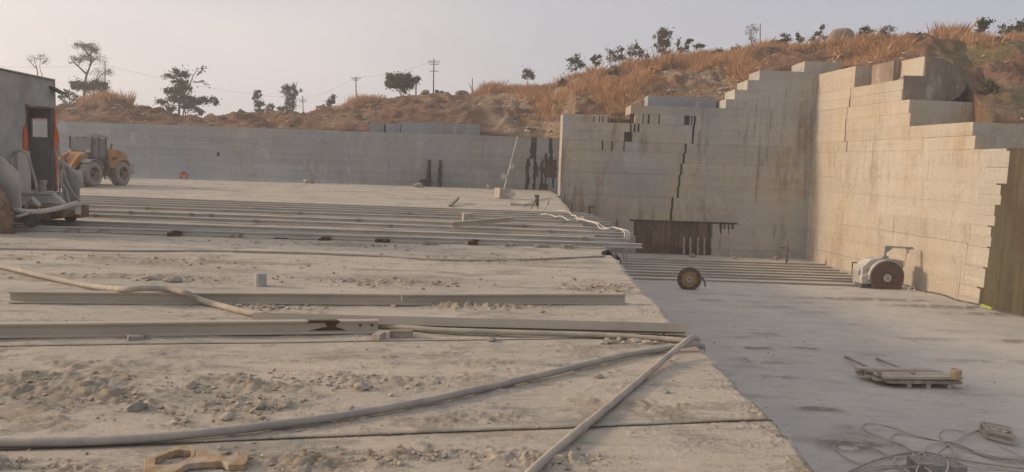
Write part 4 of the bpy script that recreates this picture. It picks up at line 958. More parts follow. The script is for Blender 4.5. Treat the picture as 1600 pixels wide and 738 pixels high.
hose([(-60,407),(0,416),(60,430),(120,443),(158,449,.10),(190,452,.21),(225,450.5,.23),(262,452,.21),(290,458,.19),(312,468,.09),(345,478),(385,488),(412,492)], .042, 'hose', 'pale tan hose draped over a foreground rail, its cut end on the dust', 'hose', G_H)
c0 = hose([(-60,388),(60,389.5),(200,392),(340,392.5),(480,395.5),(590,400),(680,405.5),(760,407),(830,405.5),(900,402.5),(945,400.5)], .022, 'hose_grey', 'thin dark cable lying parallel to the nearest long rail', 'cable', 'thin cables on the bench', 8, name='cable')
mb = MB(); pa = [gz(943,396,.05), gz(951,394,.06), gz(959,398,.03), gz(965,405,-.03)]; e_ = gz(967,412,-.2); pa += [e_, e_+Vector((.05,0,-.5))]
mb.tube(spline(pa, 6), .055, 12); single(mb, 'rubber_sleeve', 'black_rubber', pa[0], 'black rubber hose bending over the bench edge under the rail ends', 'hose', smooth=True)
G_W = 'white hoses over the rail ends'
tz = .20
hose([(872,329,tz),(880,330,tz+.05),(889,331.5,tz+.04),(894,337,tz),(899,337,tz+.05),(903,345,tz),(909,338.5,tz+.06),(914,345.5,tz),(925,347,tz+.03),(935,349,tz+.03),(942,355,tz),(950,358,tz),(957,355,tz+.05),(966,357,tz+.05),(975,359,tz+.04),(979,363,tz),gz(980,372,.1),gz(980,380,-.1),gz(979,395,-.5),gz(978,410,-1.0)], .019, 'white_hose', 'white hose looping over the rail ends and hanging down, outer strand', 'hose', G_W, 8)
hose([(845,335,tz),(853,334.5,tz+.05),(861,336,tz+.03),(868,339,tz),(877,338,tz+.05),(884,342,tz+.02),(889,344,tz),(900,342,tz+.05),(912,344,tz+.05),(922,346.5,tz+.04),(932,350,tz+.06),(938,357,tz),(950,358,tz+.02),(960,356,tz+.06),(972,360,tz+.05),(976,364,tz),gz(976,372,.1),gz(975,385,-.3),gz(974,405,-.9)], .019, 'white_hose', 'white hose crossing the rails in small loops, inner strand', 'hose', G_W, 8)
hose([(872,336,tz),(884,333,tz+.05),(892,335,tz),(905,341,tz+.06),(920,345,tz+.04),(931,347.5,tz+.05),(946,356,tz),(958,356.5,tz+.04),(970,358,tz+.05),(982,362,tz+.02),gz(983,374,.05),gz(982,392,-.4)], .014, 'white_hose', 'thinnest white hose tangled between the two hanging strands', 'hose', G_W, 8)

# a yellow-brown iron key with a six-sided eye
Z0 = .055
def wp(x, y): return gz(200+x*.15, 660+y*.15, Z0)
outer = [wp(*q) for q in ((165,515),(175,395),(450,270),(520,243),(700,268),(690,360),(560,470),(470,525))]
inner = [wp(*q) for q in ((280,438),(290,368),(490,288),(545,283),(662,292),(655,352),(520,428),(400,440))]
root = empty('iron_wrench', (outer[0]+outer[4])/2 - Vector((0,0,Z0)), 0, 'tan iron wrench with a six-sided eye lying in the lower left corner', 'wrench')
mb = MB(); n = 8; dz = Vector((0,0,-.05))
vs = outer + inner + [p+dz for p in outer] + [p+dz for p in inner]; fs = []
for i in range(n):
    j = (i+1)%n; fs += [(i,j,n+j,n+i), (2*n+i,3*n+i,3*n+j,2*n+j), (i,2*n+i,2*n+j,j), (n+i,n+j,3*n+j,3*n+i)]
mb.add(vs, fs); o = part(mb, 'ring_head', 'tan_iron', root); b = o.modifiers.new('bevel','BEVEL'); b.width = .006; b.segments = 2
mb = MB(); mb.prism([wp(*q) for q in ((560,462),(688,362),(745,272),(800,285),(850,328),(960,340),(1085,345),(1145,275),(1165,330),(1250,335),(1252,395),(1200,440),(1040,440),(980,405),(640,425))], (0,0,-.046))
o = part(mb, 'handle', 'tan_iron', root); b = o.modifiers.new('bevel','BEVEL'); b.width = .006; b.segments = 2

# ------------------------------------------------------------------ the big saw machine at the left edge
XS = -12.74
def onX(px, py, X): d = ray(px, py); return CAMPOS + d*(X/d.x)
root = empty('saw_machine', (-13.2, 19.6, 0), 0, 'large grey rail-mounted saw machine with cabin and big disc at the left edge', 'saw machine')
ya, yb, za, zb = onX(42,200,XS).y, onX(83,200,XS).y, .88, onX(60,169,XS).z; yE = 21.15; zt_ = 4.0
cab = MB()
def wx(x, y0, y1, z0, z1): cab.box((x, (y0+y1)/2, (z0+z1)/2), (.05, y1-y0, z1-z0))
wx(XS-.025, 17.6, ya, za, zt_); wx(XS-.025, yb, yE, za, zt_); cab.box((XS-.025, (ya+yb)/2, (zb+zt_)/2), (.05, yb-ya, zt_-zb))
XB = -15.0; wx(XB, 17.6, yE, za, zt_); w0, w1 = onY(51,185,yE), onY(76,215,yE)
def wy(x0, x1, z0, z1): cab.box(((x0+x1)/2, yE-.025, (z0+z1)/2), (x1-x0, .05, z1-z0))
wy(XB+.03, w0.x, za, zt_); wy(w1.x, XS-.05, za, zt_); wy(w0.x, w1.x, za, w1.z); wy(w0.x, w1.x, w0.z, zt_)
cab.box(((XS+XB)/2, 17.62, (za+zt_)/2), (abs(XB-XS)-.1, .05, zt_-za))
cab_o = part(cab, 'cabin', 'paint_grey', root)
mb = MB(); mb.box(((XS+XB)/2+.05, 19.3, zt_+.03), (abs(XB-XS)+.02, 3.52, .03), rx=-.015); part(mb, 'roof', 'paint_grey', root, cab_o)
mb = MB(); mb.box((XS+.012, yb+.045, (za+zb)/2), (.03, .09, zb-za)); mb.box((XS+.012, ya-.02, (za+zb)/2), (.02, .04, zb-za)); mb.box((XS+.012, (ya+yb)/2, zb+.03), (.03, yb-ya+.1, .05)); part(mb, 'door_frame', 'brown_paint', root, cab_o)
for (x0, y0, x1, y1) in ((35,200,43,247),(82.5,200,92,246)):
    a = onX(x0,y0,XS+.006); c = onX(x1,y1,XS+.006); n = 16; mb = MB()
    mb.prism([Vector((XS+.003, (a.y+c.y)/2 + math.cos(k*2*math.pi/n)*abs(c.y-a.y)*.55*random.uniform(.85,1.1), (a.z+c.z)/2 + math.sin(k*2*math.pi/n)*abs(c.z-a.z)*.55*random.uniform(.9,1.08))) for k in range(n)], (.030,0,0)); part(mb, 'orange_mark', 'orange', root, cab_o)
mb = MB(); mb.box((XS+.03, yb+.045, (za+zb)/2+.1), (.012, .085, (zb-za)*.92)); part(mb, 'orange_mark', 'orange', root, cab_o)
mb = MB(); mb.box((XS-1.0, 19.4, .80), (2.4, 3.7, .13)); mb.box((XS+.1, 19.5, .66), (.2, 3.4, .14)); part(mb, 'deck', 'paint_grey', root)
mb = MB(); mb.box((XS-.45, 19.9, .40), (2.6, 1.5, .34)); mb.box((XS+.75, 19.9, .42), (.7, .9, .26)); mb.box((XS+.95, 20.3, .40), (.5, .5, .34)); part(mb, 'carriage', 'brown_paint', root)
for (x, k) in ((XS-1.2,0),(XS+.9,0),(XS-1.2,1),(XS+.9,1)):
    A, B = mids[k]; y = A.y+(B.y-A.y)*(x-A.x)/(B.x-A.x); mb = MB(); mb.lathe([(0,-.07),(.19,-.07),(.19,-.045),(.15,-.04),(.15,.05),(0,.05)], 'Y', 20, (x, y, HR+.03+.15)); part(mb, 'wheel', 'dark', root)
def px3(q, Y): return onY(q[0], q[1], Y)
mb = MB(); mb.prism([px3(q, 18.25) for q in ((-60,244),(0,244),(30,272),(32,331),(19,331),(10,300),(-8,270),(-60,262))], (0,.05,0)); part(mb, 'disc_guard', 'paint_pale', root)
mb = MB(); mb.prism([px3(q, 19.5) for q in ((97,253),(123,276),(122,330),(100,326))], (0,.05,0)); mb.bar(px3((97,253),19.48), px3((123,276),19.48), .07); mb.bar(px3((122,276),19.48), px3((121,330),19.48), .07); part(mb, 'side_guard', 'paint_grey', root)
a = onX(19,236,XS); c = onX(41,305,XS); mb = MB(); mb.box((XS+.07, (a.y+c.y)/2, (a.z+c.z)/2), (.13, abs(c.y-a.y), abs(a.z-c.z))); part(mb, 'control_box', 'paint_pale', root)
def tubes(name, mat, lst):
    for pts, Y, r in lst:
        mb = MB(); mb.tube(spline([px3(q, Y+random.uniform(-.05,.05)) for q in pts], 5), r, 8); part(mb, name, mat, root, smooth=True)
tubes('hose', 'hose_grey', [(((18,262),(19,245),(25,237),(35,236),(43,242),(49,262),(55,282),(57,296),(54,308),(45,317),(39,326)),18.9,.035),
  (((89,222),(96,248),(104,282),(115,303),(124,314),(121,320)),19.4,.03),(((95,285),(104,298),(108,316),(112,322)),19.3,.035),(((100,256),(98,290),(101,316)),19.35,.025),(((86,232),(94,270),(93,300)),19.5,.022)])
tubes('pipe', 'paint_pale', [(((-40,327),(10,327),(50,331),(85,327),(122,317)),18.1,.062),(((-40,341),(15,340),(44,334)),18.0,.035),(((50,309),(62,322)),18.6,.05),(((84,304),(101,319)),19.0,.06),(((36,303),(92,303)),19.4,.05),(((60,326),(64,332),(70,330)),18.05,.03),(((122,318),(122,334)),18.3,.07)])
c = onY(-78,345,17.9); RD = 1.56
mb = MB(); mb.lathe([(0,-.012),(RD-.05,-.012),(RD-.05,.012),(0,.012)], 'Y', 96, c); dsc = part(mb, 'saw_disc', 'brown_paint', root)
mb = MB()
for k in range(84):
    a = k*2*math.pi/84; m_ = Vector((math.cos(a), 0, math.sin(a))); s_ = Vector((-math.sin(a), 0, math.cos(a)))
    q = c + m_*(RD-.049); mb.hexa([q-s_*.04+Vector((0,-.018,0)), q+s_*.04+Vector((0,-.018,0)), q+s_*.04+Vector((0,.018,0)), q-s_*.04+Vector((0,.018,0)), q-s_*.04+m_*.05+Vector((0,-.018,0)), q+s_*.04+m_*.05+Vector((0,-.018,0)), q+s_*.04+m_*.05+Vector((0,.018,0)), q-s_*.04+m_*.05+Vector((0,.018,0))])
part(mb, 'cutting_teeth', 'dark', root, dsc)
mb = MB(); a = px3((84,134),20.6); mb.box((XS+.12, 21.0, 3.72), (.36,.3,.05), ry=.5); part(mb, 'visor', 'dark', root, cab_o)
p = onX(65,302,XS-.3); zd = .868
mb = MB(); c_ = Vector((p.x, p.y, zd)); mb.lathe([(0,0),(.115,0),(.15,.3),(.158,.3),(.158,.325),(.143,.325),(.11,.02),(0,.02)], 'Z', 24, c_)
bk = empty('bucket', c_, 0, 'pale plastic bucket on the cabin floor inside the doorway', 'bucket'); part(mb, 'pail', 'paint_pale', bk, smooth=True)
mb = MB(); mb.tube(spline([c_+Vector((.02,-.155,.31)), c_+Vector((.15,-.1,.2)), c_+Vector((.16,.05,.17)), c_+Vector((.02,.155,.31))], 5), .006, 6); part(mb, 'handle', 'dark', bk)

# ------------------------------------------------------------------ wheel loader
pf = gz(146,292); pr = gz(183,289.5); ctr = (pf+pr)/2; print('loader', pf, pr)
LO = empty('wheel_loader', (ctr.x-.9, ctr.y+.0, 0), R(-95), 'dusty yellow wheel loader parked on the bench before the long wall', 'wheel loader')
def lp(mb, name, mat, parent=None, smooth=False):
    o = mb.build(name, M[mat], smooth=smooth); o.parent = parent or LO; return o
for sx in (1.36,-1.36):
    for sy in (1,-1):
        w = empty('wheel', (sx, sy*.98, .72)); w.parent = LO
        mb = MB(); mb.lathe([(.40,-.24),(.60,-.26),(.70,-.20),(.72,-.08),(.72,.08),(.70,.20),(.60,.26),(.40,.24),(.40,-.24)], 'Y', 36, cap=False)
        for k in range(20):
            a = k*2*math.pi/20; 
            for s_ in (-1,1): mb.box((.72*math.cos(a), s_*.12, .72*math.sin(a)), (.05,.2,.09), ry=-a)
        lp(mb, 'tyre', 'tyre', w)
        mb = MB(); mb.lathe([(.0,sy*.16),(.13,sy*.17),(.14,sy*.10),(.30,sy*.12),(.40,sy*.245),(.42,sy*.245),(.42,-sy*.2),(0,-sy*.2)], 'Y', 28); lp(mb, 'rim', 'brown_paint', w)
mb = MB(); mb.box((-1.1,0,.92),(2.5,1.15,.6)); mb.box((1.0,0,.9),(1.7,.8,.55)); mb.box((.0,.78,.80),(.9,.5,.5)); mb.box((.0,-.78,.80),(.9,.5,.5)); lp(mb, 'chassis', 'brown_paint')
mb = MB(); mb.prism([(-.62,-.78,1.15),(-.62,-.78,2.15),(-1.7,-.78,2.08),(-2.45,-.78,1.82),(-2.55,-.78,1.15)], (0,1.56,0)); hd = lp(mb, 'engine_hood', 'yellow')
mb = MB(); mb.box((-1.2,.785,1.5),(.5,.012,.35)); mb.box((-1.9,.785,1.42),(.35,.012,.3)); lp(mb, 'grille', 'dark', hd)
mb = MB(); mb.tube([(-1.5,.35,1.9),(-1.5,.35,2.35),(-1.6,.35,2.45)], .06, 10); lp(mb, 'exhaust', 'dark')
mb = MB(); mb.box((-2.6,0,.95),(.5,1.9,.66)); mb.box((-2.3,0,.75),(.4,1.2,.3)); lp(mb, 'counterweight', 'paint_grey')
cb = MB()
for (x, y) in ((.72,.66),(.72,-.66),(-.52,.66),(-.52,-.66)): cb.box((x,y,2.05),(.08,.08,1.5))
cb.box((.1,.66,2.05),(.06,.06,1.5)); cb.box((.1,-.66,2.05),(.06,.06,1.5)); cb.box((.1,0,1.42),(1.34,1.36,.5)); cb.box((.1,0,1.18),(1.4,1.5,.06)); cabL = lp(cb, 'cab', 'dark')
mb = MB(); mb.box((.1,0,2.86),(1.5,1.56,.12)); mb.box((.1,0,2.94),(1.2,1.2,.06)); lp(mb, 'cab_roof', 'paint_grey', cabL)
for (c, d) in (((.10+.31,.665,2.2),(.54,.012,1.08)),((.1-.31,.665,2.2),(.54,.012,1.08)),((.41,-.665,2.2),(.54,.012,1.08)),((-.21,-.665,2.2),(.54,.012,1.08)),((.735,0,2.2),(.012,1.2,1.08)),((-.535,0,2.2),(.012,1.2,1.08))):
    mb = MB(); mb.box(c, d); lp(mb, 'window', 'glass', cabL)
mb = MB(); mb.box((-.1,0,1.85),(.5,.55,.12)); mb.box((-.33,0,2.15),(.1,.5,.6)); lp(mb, 'driver_seat', 'dark', cabL)
for sy in (.46,-.46):
    mb = MB(); mb.prism([(.85,sy-.07,1.75),(1.1,sy-.07,1.95),(1.75,sy-.07,1.72),(2.7,sy-.07,.85),(2.65,sy-.07,.6),(2.45,sy-.07,.65),(1.65,sy-.07,1.35),(.95,sy-.07,1.5)], (0,.14,0)); lp(mb, 'lift_arm', 'yellow')
mb = MB(); mb.prism([(.82,-.36,1.1),(.78,-.36,1.9),(1.2,-.36,1.95),(1.75,-.36,1.15)], (0,.72,0)); lp(mb, 'front_frame', 'yellow')
for sy in (.28,-.28):
    mb = MB(); mb.tube([(.95,sy,1.2),(1.6,sy,1.35)], .08, 10); mb.tube([(1.6,sy,1.35),(2.2,sy,1.15)], .045, 10); lp(mb, 'hydraulic_ram', 'dark')
mb = MB(); mb.prism([(2.45,-1.25,.95),(2.35,-1.25,.4),(2.55,-1.25,.08),(3.5,-1.25,.06),(3.5,-1.25,.10),(2.62,-1.25,.14),(2.45,-1.25,.42),(2.55,-1.25,.95)], (0,2.5,0)); mb.box((2.95,1.25,.42),(.9,.04,.66)); mb.box((2.95,-1.25,.42),(.9,.04,.66)); lp(mb, 'bucket', 'paint_grey')
for sx in (1.36,-1.36):
    for sy in (1,-1):
        mb = MB(); pr_ = [(sx+.86*math.cos(a), sy*.98-.28, .72+.86*math.sin(a)) for a in np.linspace(.35,2.5,8)] if sx < 0 else [(sx+.84*math.cos(a), sy*.98-.26, .72+.84*math.sin(a)) for a in np.linspace(.9,2.7,8)]
        pi_ = [(x+(sx-x)*.05, y, z+(.72-z)*.05) for x, y, z in pr_]; 
        for k in range(7): mb.prism([pr_[k],pr_[k+1],pi_[k+1],pi_[k]], (0,.54,0))
        lp(mb, 'mudguard', 'paint_grey' if sx > 0 else 'yellow')
mb = MB()
for k in range(3): mb.box((.0,1.05,.45+.25*k),(.45,.06,.04))
mb.box((-.22,1.05,.8),(.04,.04,.85)); mb.box((.22,1.05,.8),(.04,.04,.85)); lp(mb, 'ladder', 'dark')
for sy in (.55,-.55):
    mb = MB(); mb.box((.9,sy,2.02),(.12,.2,.16)); lp(mb, 'headlight', 'paint_pale')
mb = MB(); mb.tube([(.75,.72,2.6),(.95,.95,2.65)], .02, 6); mb.box((.97,.98,2.5),(.05,.18,.3)); lp(mb, 'mirror', 'dark')

# ------------------------------------------------------------------ far side of the bench
YD = YF-.75
def q3(x, y, dy=0.): return onY(x, y, YD+dy)
DM = empty('drill_rig', gz(669,hor(669)+2.1*FPX/YD), 0, 'dark upright drilling rig with a boxy base, left of the pair at the long wall', 'drilling rig', 'drilling rigs at the long wall')
mb = MB(); mb.tube([q3(669,292), q3(669.5,272), q3(671,250)], [.24,.2,.14], 6); mb.tube([q3(666,291),q3(668,270)], [.1,.05], 6); part(mb, 'mast', 'black_iron', DM)
mb = MB(); mb.bar(q3(666.5,250.5), q3(674.5,250.5), .06); part(mb, 'cap', 'dark', DM)
mb = MB(); mb.box(q3(664,285.5), (.75,.5,.5)); mb.box(q3(671,283), (.42,.4,.32)); mb.box(q3(658.5,284), (.3,.3,.12)); part(mb, 'motor_box', 'black_iron', DM)
for x in (661,667,673):
    mb = MB(); mb.tube([q3(x,288), q3(x-.5,293.2,-.1)], .05, 6); part(mb, 'foot', 'dark', DM)
DM2 = empty('drill_rig', gz(688,hor(688)+2.1*FPX/YD), 0, 'slim dark upright drilling mast, right of the pair at the long wall', 'drilling rig', 'drilling rigs at the long wall')
mb = MB(); mb.tube([q3(687,293.5), q3(687.5,275), q3(688.5,251)], [.14,.18,.12], 6); mb.box(q3(687.5,270), (.32,.24,.6)); mb.box(q3(686.5,284), (.26,.2,.4)); part(mb, 'mast', 'black_iron', DM2)
mb = MB(); mb.bar(q3(684,251), q3(693,251), .05); part(mb, 'cap', 'dark', DM2)
p = gz(287,279.6); OG = empty('generator', p, .2, 'small orange machine on skids at the foot of the long wall', 'generator')
mb = MB(); mb.box((0,0,.3),(.55,.4,.28)); o = mb.build('housing', M['orange']); o.parent = OG
mb = MB(); mb.box((0,0,.5),(.3,.3,.12)); o = mb.build('top_cover', M['dark']); o.parent = OG
mb = MB(); mb.box((0,-.15,.08),(.6,.06,.08)); mb.box((0,.15,.08),(.6,.06,.08)); mb.box((-.2,0,.14),(.06,.3,.06)); mb.box((.2,0,.14),(.06,.3,.06)); o = mb.build('frame', M['dark']); o.parent = OG
a = gz(785,311); 
blk = MB(); h = .62; ra = R(28)
blk.box((a.x, a.y+.2, h/2), (.75,.7,h), rz=ra, ry=.05); o = single(blk, 'stone_block', 'stone', (a.x,a.y+.2,0), 'pale cut stone block holding the leaning white lamp pole', 'stone block'); bv = o.modifiers.new('b','BEVEL'); bv.width = .02; bv.segments = 1
D_ = a.y+.35; LPo = empty('lamp_pole', onY(786,300,D_), 0, 'thin white leaning pole with two small lamps rising from the stone block', 'lamp pole')
b0 = onY(786,302,D_); t0 = onY(809,213,D_); mb = MB(); mb.tube([b0, t0], [.045,.03], 8); part(mb, 'post', 'paint_pale', LPo, smooth=True)
for (x, y, s_) in ((787,276,1),(800,261,.8)):
    c = onY(x, y, D_-.1); mb = MB(); mb.lathe([(0,-.10*s_),(.15*s_,-.12*s_),(.16*s_,-.08*s_),(.09*s_,.06*s_),(0,.1*s_)], 'Y', 16, c); o = part(mb, 'lamp', 'paint_pale', LPo)
    q = b0.lerp(t0, (c.z-b0.z)/(t0.z-b0.z)); mb = MB(); mb.tube([c+Vector((0,.06,0)), q], .025, 6); part(mb, 'bracket', 'dark', LPo, o)
a = gz(797,322); TR = empty('tripod', a, 0, 'small pale tripod standing right of the cut stone block', 'tripod'); tp = onY(799,304,a.y)
for q in ((-.25,-.2),(.3,-.15),(.05,.3)):
    mb = MB(); mb.tube([tp, a+Vector((q[0],q[1],0))], .018, 6); part(mb, 'leg', 'paint_pale', TR)
mb = MB(); mb.box(tp, (.42,.2,.16)); mb.box(tp+Vector((.1,0,.1)), (.16,.14,.1)); part(mb, 'head', 'paint_pale', TR)
a = gz(838,327); DR = empty('rock_drill', a, 0, 'dark hand rock drill propped on a thin leg near the bench corner', 'rock drill'); tp = onY(839,309,a.y)
mb = MB(); mb.tube([tp+Vector((0,0,.1)), tp+Vector((.03,0,-.38))], .085, 10); mb.box(tp+Vector((0,0,.08)), (.22,.12,.1)); part(mb, 'body', 'dark', DR)
mb = MB(); mb.tube([tp+Vector((.02,0,-.3)), a+Vector((.08,0,0))], .022, 6); part(mb, 'drill_rod', 'dark', DR)
mb = MB(); mb.tube([tp+Vector((-.03,0,0)), a+Vector((-.25,-.1,0))], .025, 6); part(mb, 'leg', 'brown_paint', DR)
for (pp, lab) in ((((850,328),(858,312),(856,322)),'pale bent rod leaning behind the rails near the bench corner'),(((812,322),(840,313),(862,309)),'pale thin rod lying on the dust near the bench corner')):
    P_ = [gz(x, y, .05) for x, y in pp] if 'lying' in lab else [gz(*pp[0]), onY(pp[1][0],pp[1][1],gz(*pp[0]).y+.3), onY(pp[2][0],pp[2][1],gz(*pp[0]).y+.2)]
    mb = MB(); mb.tube(P_, .025, 6); single(mb, 'rod', 'paint_pale', P_[0], lab, 'rod', 'rods near the bench corner')
a = gz(805,321); mb = MB(); mb.box((a.x+.4,a.y,.05),(1.3,.14,.08), rz=-.1); single(mb, 'plank', 'wood', a, 'short weathered plank lying right of the cut stone block', 'plank')
a = gz(703,324); b = gz(716,317); mb = MB(); mb.bar(a+Vector((0,0,.06)), b+Vector((0,0,.25)), .12); single(mb, 'plank', 'wood', a, 'short broken timber sticking up in the rubble beyond the long rails', 'plank')
for k, (x0, y0, x1, y1, lab) in enumerate(((878,316,883,302,'left steel pin standing in the bench edge near the corner'),(893,331,893,320,'second steel pin at the bench edge, just before the rail ends'),(964,354,963,345,'short steel pin beyond the right ends of the long rails'))):
    a = gz(x0,y0,0) if k < 2 else gz(x0,y0,0); t0 = onY(x1,y1,a.y); mb = MB(); mb.tube([a+Vector((0,0,-.2)), t0], .05, 8); single(mb, 'steel_pin', 'dark', a, lab, 'pin', 'pins at the bench edge')
a = onY(922,330,YB-.35); mb = MB(); t0 = onY(921,323,YB-.35); mb.bar(onY(922,345,YB-.35), t0, .12); mb.bar(t0+Vector((-.1,0,0)), t0+Vector((.4,0,0)), .10); single(mb, 'iron_bracket', 'rust', a, 'rusty iron bracket on the back wall just beyond the rail ends', 'bracket')
mb = MB(); a = gz(482,286.5); mb.rock((a.x,a.y,.15),(.55,.4,.3),0,5); single(mb, 'stone', 'stone_dark', a, 'dark stone at the foot of the long wall, left of the drill masts', 'stone', 'stones below the long wall')
mb = MB(); a = gz(655,293); mb.rock((a.x,a.y,.15),(.5,.3,.25),0,6); single(mb, 'stone', 'stone_dark', a, 'dark rubble lump beside the left drill mast at the long wall', 'stone', 'stones below the long wall')
mb = MB(); a = gz(763,296); mb.rock((a.x,a.y,.15),(.25,.2,.3),0,7); single(mb, 'stone', 'stone_dark', a, 'small dark stone at the wall foot left of the lamp pole', 'stone', 'stones below the long wall')
# ------------------------------------------------------------------ things in the pit
pr_l = [((978,436),(1344,447)),((978,430),(1342,441)),((978,425.5),(1338,437)),((978,421),(1334,432.5)),((978,417),(1325,428)),((978,413),(1312,423.5)),((978,409),(1300,419)),((978,405.5),(1290,414.5))]
for k, (a, b) in enumerate(pr_l):
    A = gz(*a, ZP+.02); B = gz(*b, ZP+.02); A.z = B.z = ZP+.01; e = (A-B).normalized(); A = A + e*1.2
    rail(A, B, 'steel_dust', f'{ORD[k] if k < 7 else "farthest"} of the eight rails lying on the pit floor', 'rails on the pit floor', h=.085)
def blade_parts(root, c, Rr, hubs, tilt=0, nteeth=48, mat='rust_disc'):
    mb = MB(); mb.lathe([(0,-.010),(Rr-.03,-.010),(Rr-.03,.010),(0,.010)], 'Y', 72, c); d = part(mb, 'disc', mat, root)
    mb = MB()
    for k in range(nteeth):
        a = k*2*math.pi/nteeth; m_ = Vector((math.cos(a),0,math.sin(a))); s_ = Vector((-math.sin(a),0,math.cos(a))); q = c+m_*(Rr-.029); hw = math.pi*Rr/nteeth*.75; y_ = Vector((0,.014,0))
        mb.hexa([q-s_*hw-y_, q+s_*hw-y_, q+s_*hw+y_, q-s_*hw+y_, q-s_*hw+m_*.03-y_, q+s_*hw+m_*.03-y_, q+s_*hw+m_*.03+y_, q-s_*hw+m_*.03+y_])
    part(mb, 'cutting_teeth', 'dark', root, d)
    y = -.0105
    for (r, h, m_) in hubs:
        mb = MB(); mb.lathe([(0,y-h),(r*.96,y-h),(r,y-h*.6),(r,y),(0,y)], 'Y', 40, c); part(mb, 'flange', m_, root, d); y -= h+.0005
    return d
M['ochre_disc'] = mat_simple('ochre_rust', (.30,.18,.075), .8, .25, 6., .1, (.25,.19,.12), .4)
M['pale_disc'] = mat_simple('worn_hub', (.42,.375,.31), .7, .15, 8., .2)
g0 = gz(1077,453,ZP); c = onY(1077,436.5,g0.y); 
SB = empty('cutting_disc', (g0.x,g0.y,ZP), 0, 'rusty round saw blade standing alone at the ends of the pit rails', 'saw disc')
d = blade_parts(SB, c, .615, [(.39,.004,'ochre_disc'),(.155,.012,'pale_disc'),(.06,.03,'dark')])
for k in range(10):
    a = k*2*math.pi/10+.2; mb = MB(); mb.lathe([(0,-.016),(.02,-.016),(.02,-.011),(0,-.011)], 'Y', 10, c+Vector((.44*math.cos(a),0,.44*math.sin(a)))); part(mb, 'bolt', 'pale_disc', SB, d)
mb = MB(); mb.tube(spline([onY(1095,434,g0.y+.15), onY(1100,438,g0.y+.1), onY(1102,448,g0.y+.1)], 4), .045, 8); mb.box((c.x+.1,c.y+.25,ZP+.25),(.5,.3,.5)); part(mb, 'support', 'dark', SB)
# small saw machine by the right wall
g1 = gz(1386,452,ZP); Y1 = g1.y; c = onY(1386.5,434.5,Y1); print('pit saw Y', Y1)
SM = empty('saw_machine', (g1.x,g1.y,ZP), 0, 'small pale saw machine with a brown disc beside the right wall', 'saw machine')
blade_parts(SM, c, .90, [(.33,.006,'rust'),(.215,.02,'paint_pale'),(.11,.03,'paint_grey')], mat='rust_disc')
Rh = .955; arc = [c+Vector((Rh*math.cos(a),.04,Rh*math.sin(a))) for a in np.linspace(R(12),R(188),22)]; arc2 = [c+Vector((Rh*.80*math.cos(a),.04,Rh*.80*math.sin(a))) for a in np.linspace(R(12),R(188),22)]
mb = MB()
for k in range(21): mb.hexa([arc2[k],arc2[k+1],arc2[k+1]+Vector((0,.45,0)),arc2[k]+Vector((0,.45,0)),arc[k],arc[k+1],arc[k+1]+Vector((0,.45,0)),arc[k]+Vector((0,.45,0))])
part(mb, 'hood', 'paint_pale', SM)
def pxq(q, dy=0.): return onY(q[0], q[1], Y1+dy)
mb = MB(); mb.prism([pxq(q,.15) for q in ((1347,432),(1360,427),(1361,449),(1347,444))], (0,.8,0)); mb.prism([pxq(q,.3) for q in ((1348,418),(1362,406),(1378,404),(1366,420),(1360,428),(1347,431))], (0,.9,0)); part(mb, 'body', 'paint_pale', SM)
mb = MB(); mb.prism([pxq(q,.5) for q in ((1341,424),(1347,418),(1358,420),(1358,428),(1347,434),(1342,445))], (0,.7,0)); mb.tube([pxq((1350,422),.3), pxq((1366,418),.3)], .06, 8); part(mb, 'motor', 'paint_grey', SM)
mb = MB(); mb.prism([pxq(q,.3) for q in ((1375,404),(1412,408),(1411,420),(1405,412),(1390,407),(1376,408))], (0,.7,0)); part(mb, 'top_cover', 'paint_grey', SM)
mb = MB(); mb.box(pxq((1387,410),.42), (.7,.5,.10)); part(mb, 'slot', 'dark', SM)
mb = MB(); mb.bar(pxq((1382,407),.5), pxq((1383.5,385),.5), .12); mb.bar(pxq((1378,402),.5), pxq((1388,402),.5), .10); part(mb, 'post', 'paint_grey', SM)
mb = MB(); mb.bar(pxq((1384,385.5),.5), pxq((1427,388),.5), .10); mb.prism([pxq(q,.5) for q in ((1385,387),(1395,388),(1386,395))], (0,.05,0)); mb.box(pxq((1419,389.5),.5), (.2,.12,.1)); part(mb, 'crane_arm', 'paint_grey', SM)
mb = MB(); mb.tube([pxq((1418,391),.5), pxq((1412,417),.5)], .02, 6); mb.box(pxq((1418,394),.5), (.09,.09,.12)); part(mb, 'hanging_rod', 'paint_grey', SM)
mb = MB(); mb.box((c.x-.2, c.y+.55, ZP+.12), (2.2,.8,.24)); part(mb, 'carriage', 'dark', SM)
# rusty frame behind it
FRr = empty('iron_rack', onY(1333,430,Y1+2.2), 0, 'thin rusty pipe frame left of the small saw machine', 'frame'); 
for pts in (((1331,429),(1332,410)),((1332,410),(1350,413)),((1336,430),(1340,418)),((1344,430),(1345,413))):
    mb = MB(); mb.tube([onY(x,y,Y1+2.2) for x, y in pts], .035, 6); part(mb, 'pipe', 'rust', FRr)
mb = MB(); mb.box(onY(1340,421,Y1+2.1), (.14,.14,.3)); part(mb, 'red_box', 'orange', FRr)
DS = empty('rock_drill', gz(1230,411,ZP), 0, 'thin dark rock drill standing at the foot of the back wall', 'rock drill'); b0 = gz(1230,411,ZP); Yd = b0.y
mb = MB(); mb.tube([b0, onY(1231,376,Yd)], .035, 8); part(mb, 'post', 'dark', DS); mb = MB(); mb.tube([onY(1230,393,Yd), onY(1231,384,Yd)], .11, 10); mb.bar(onY(1219,387,Yd), onY(1232,388,Yd), .09); part(mb, 'body', 'dark', DS)
mb = MB(); mb.tube([onY(1230,400,Yd-.05), gz(1228,413,ZP)], .06, 8); part(mb, 'foot', 'rust', DS)
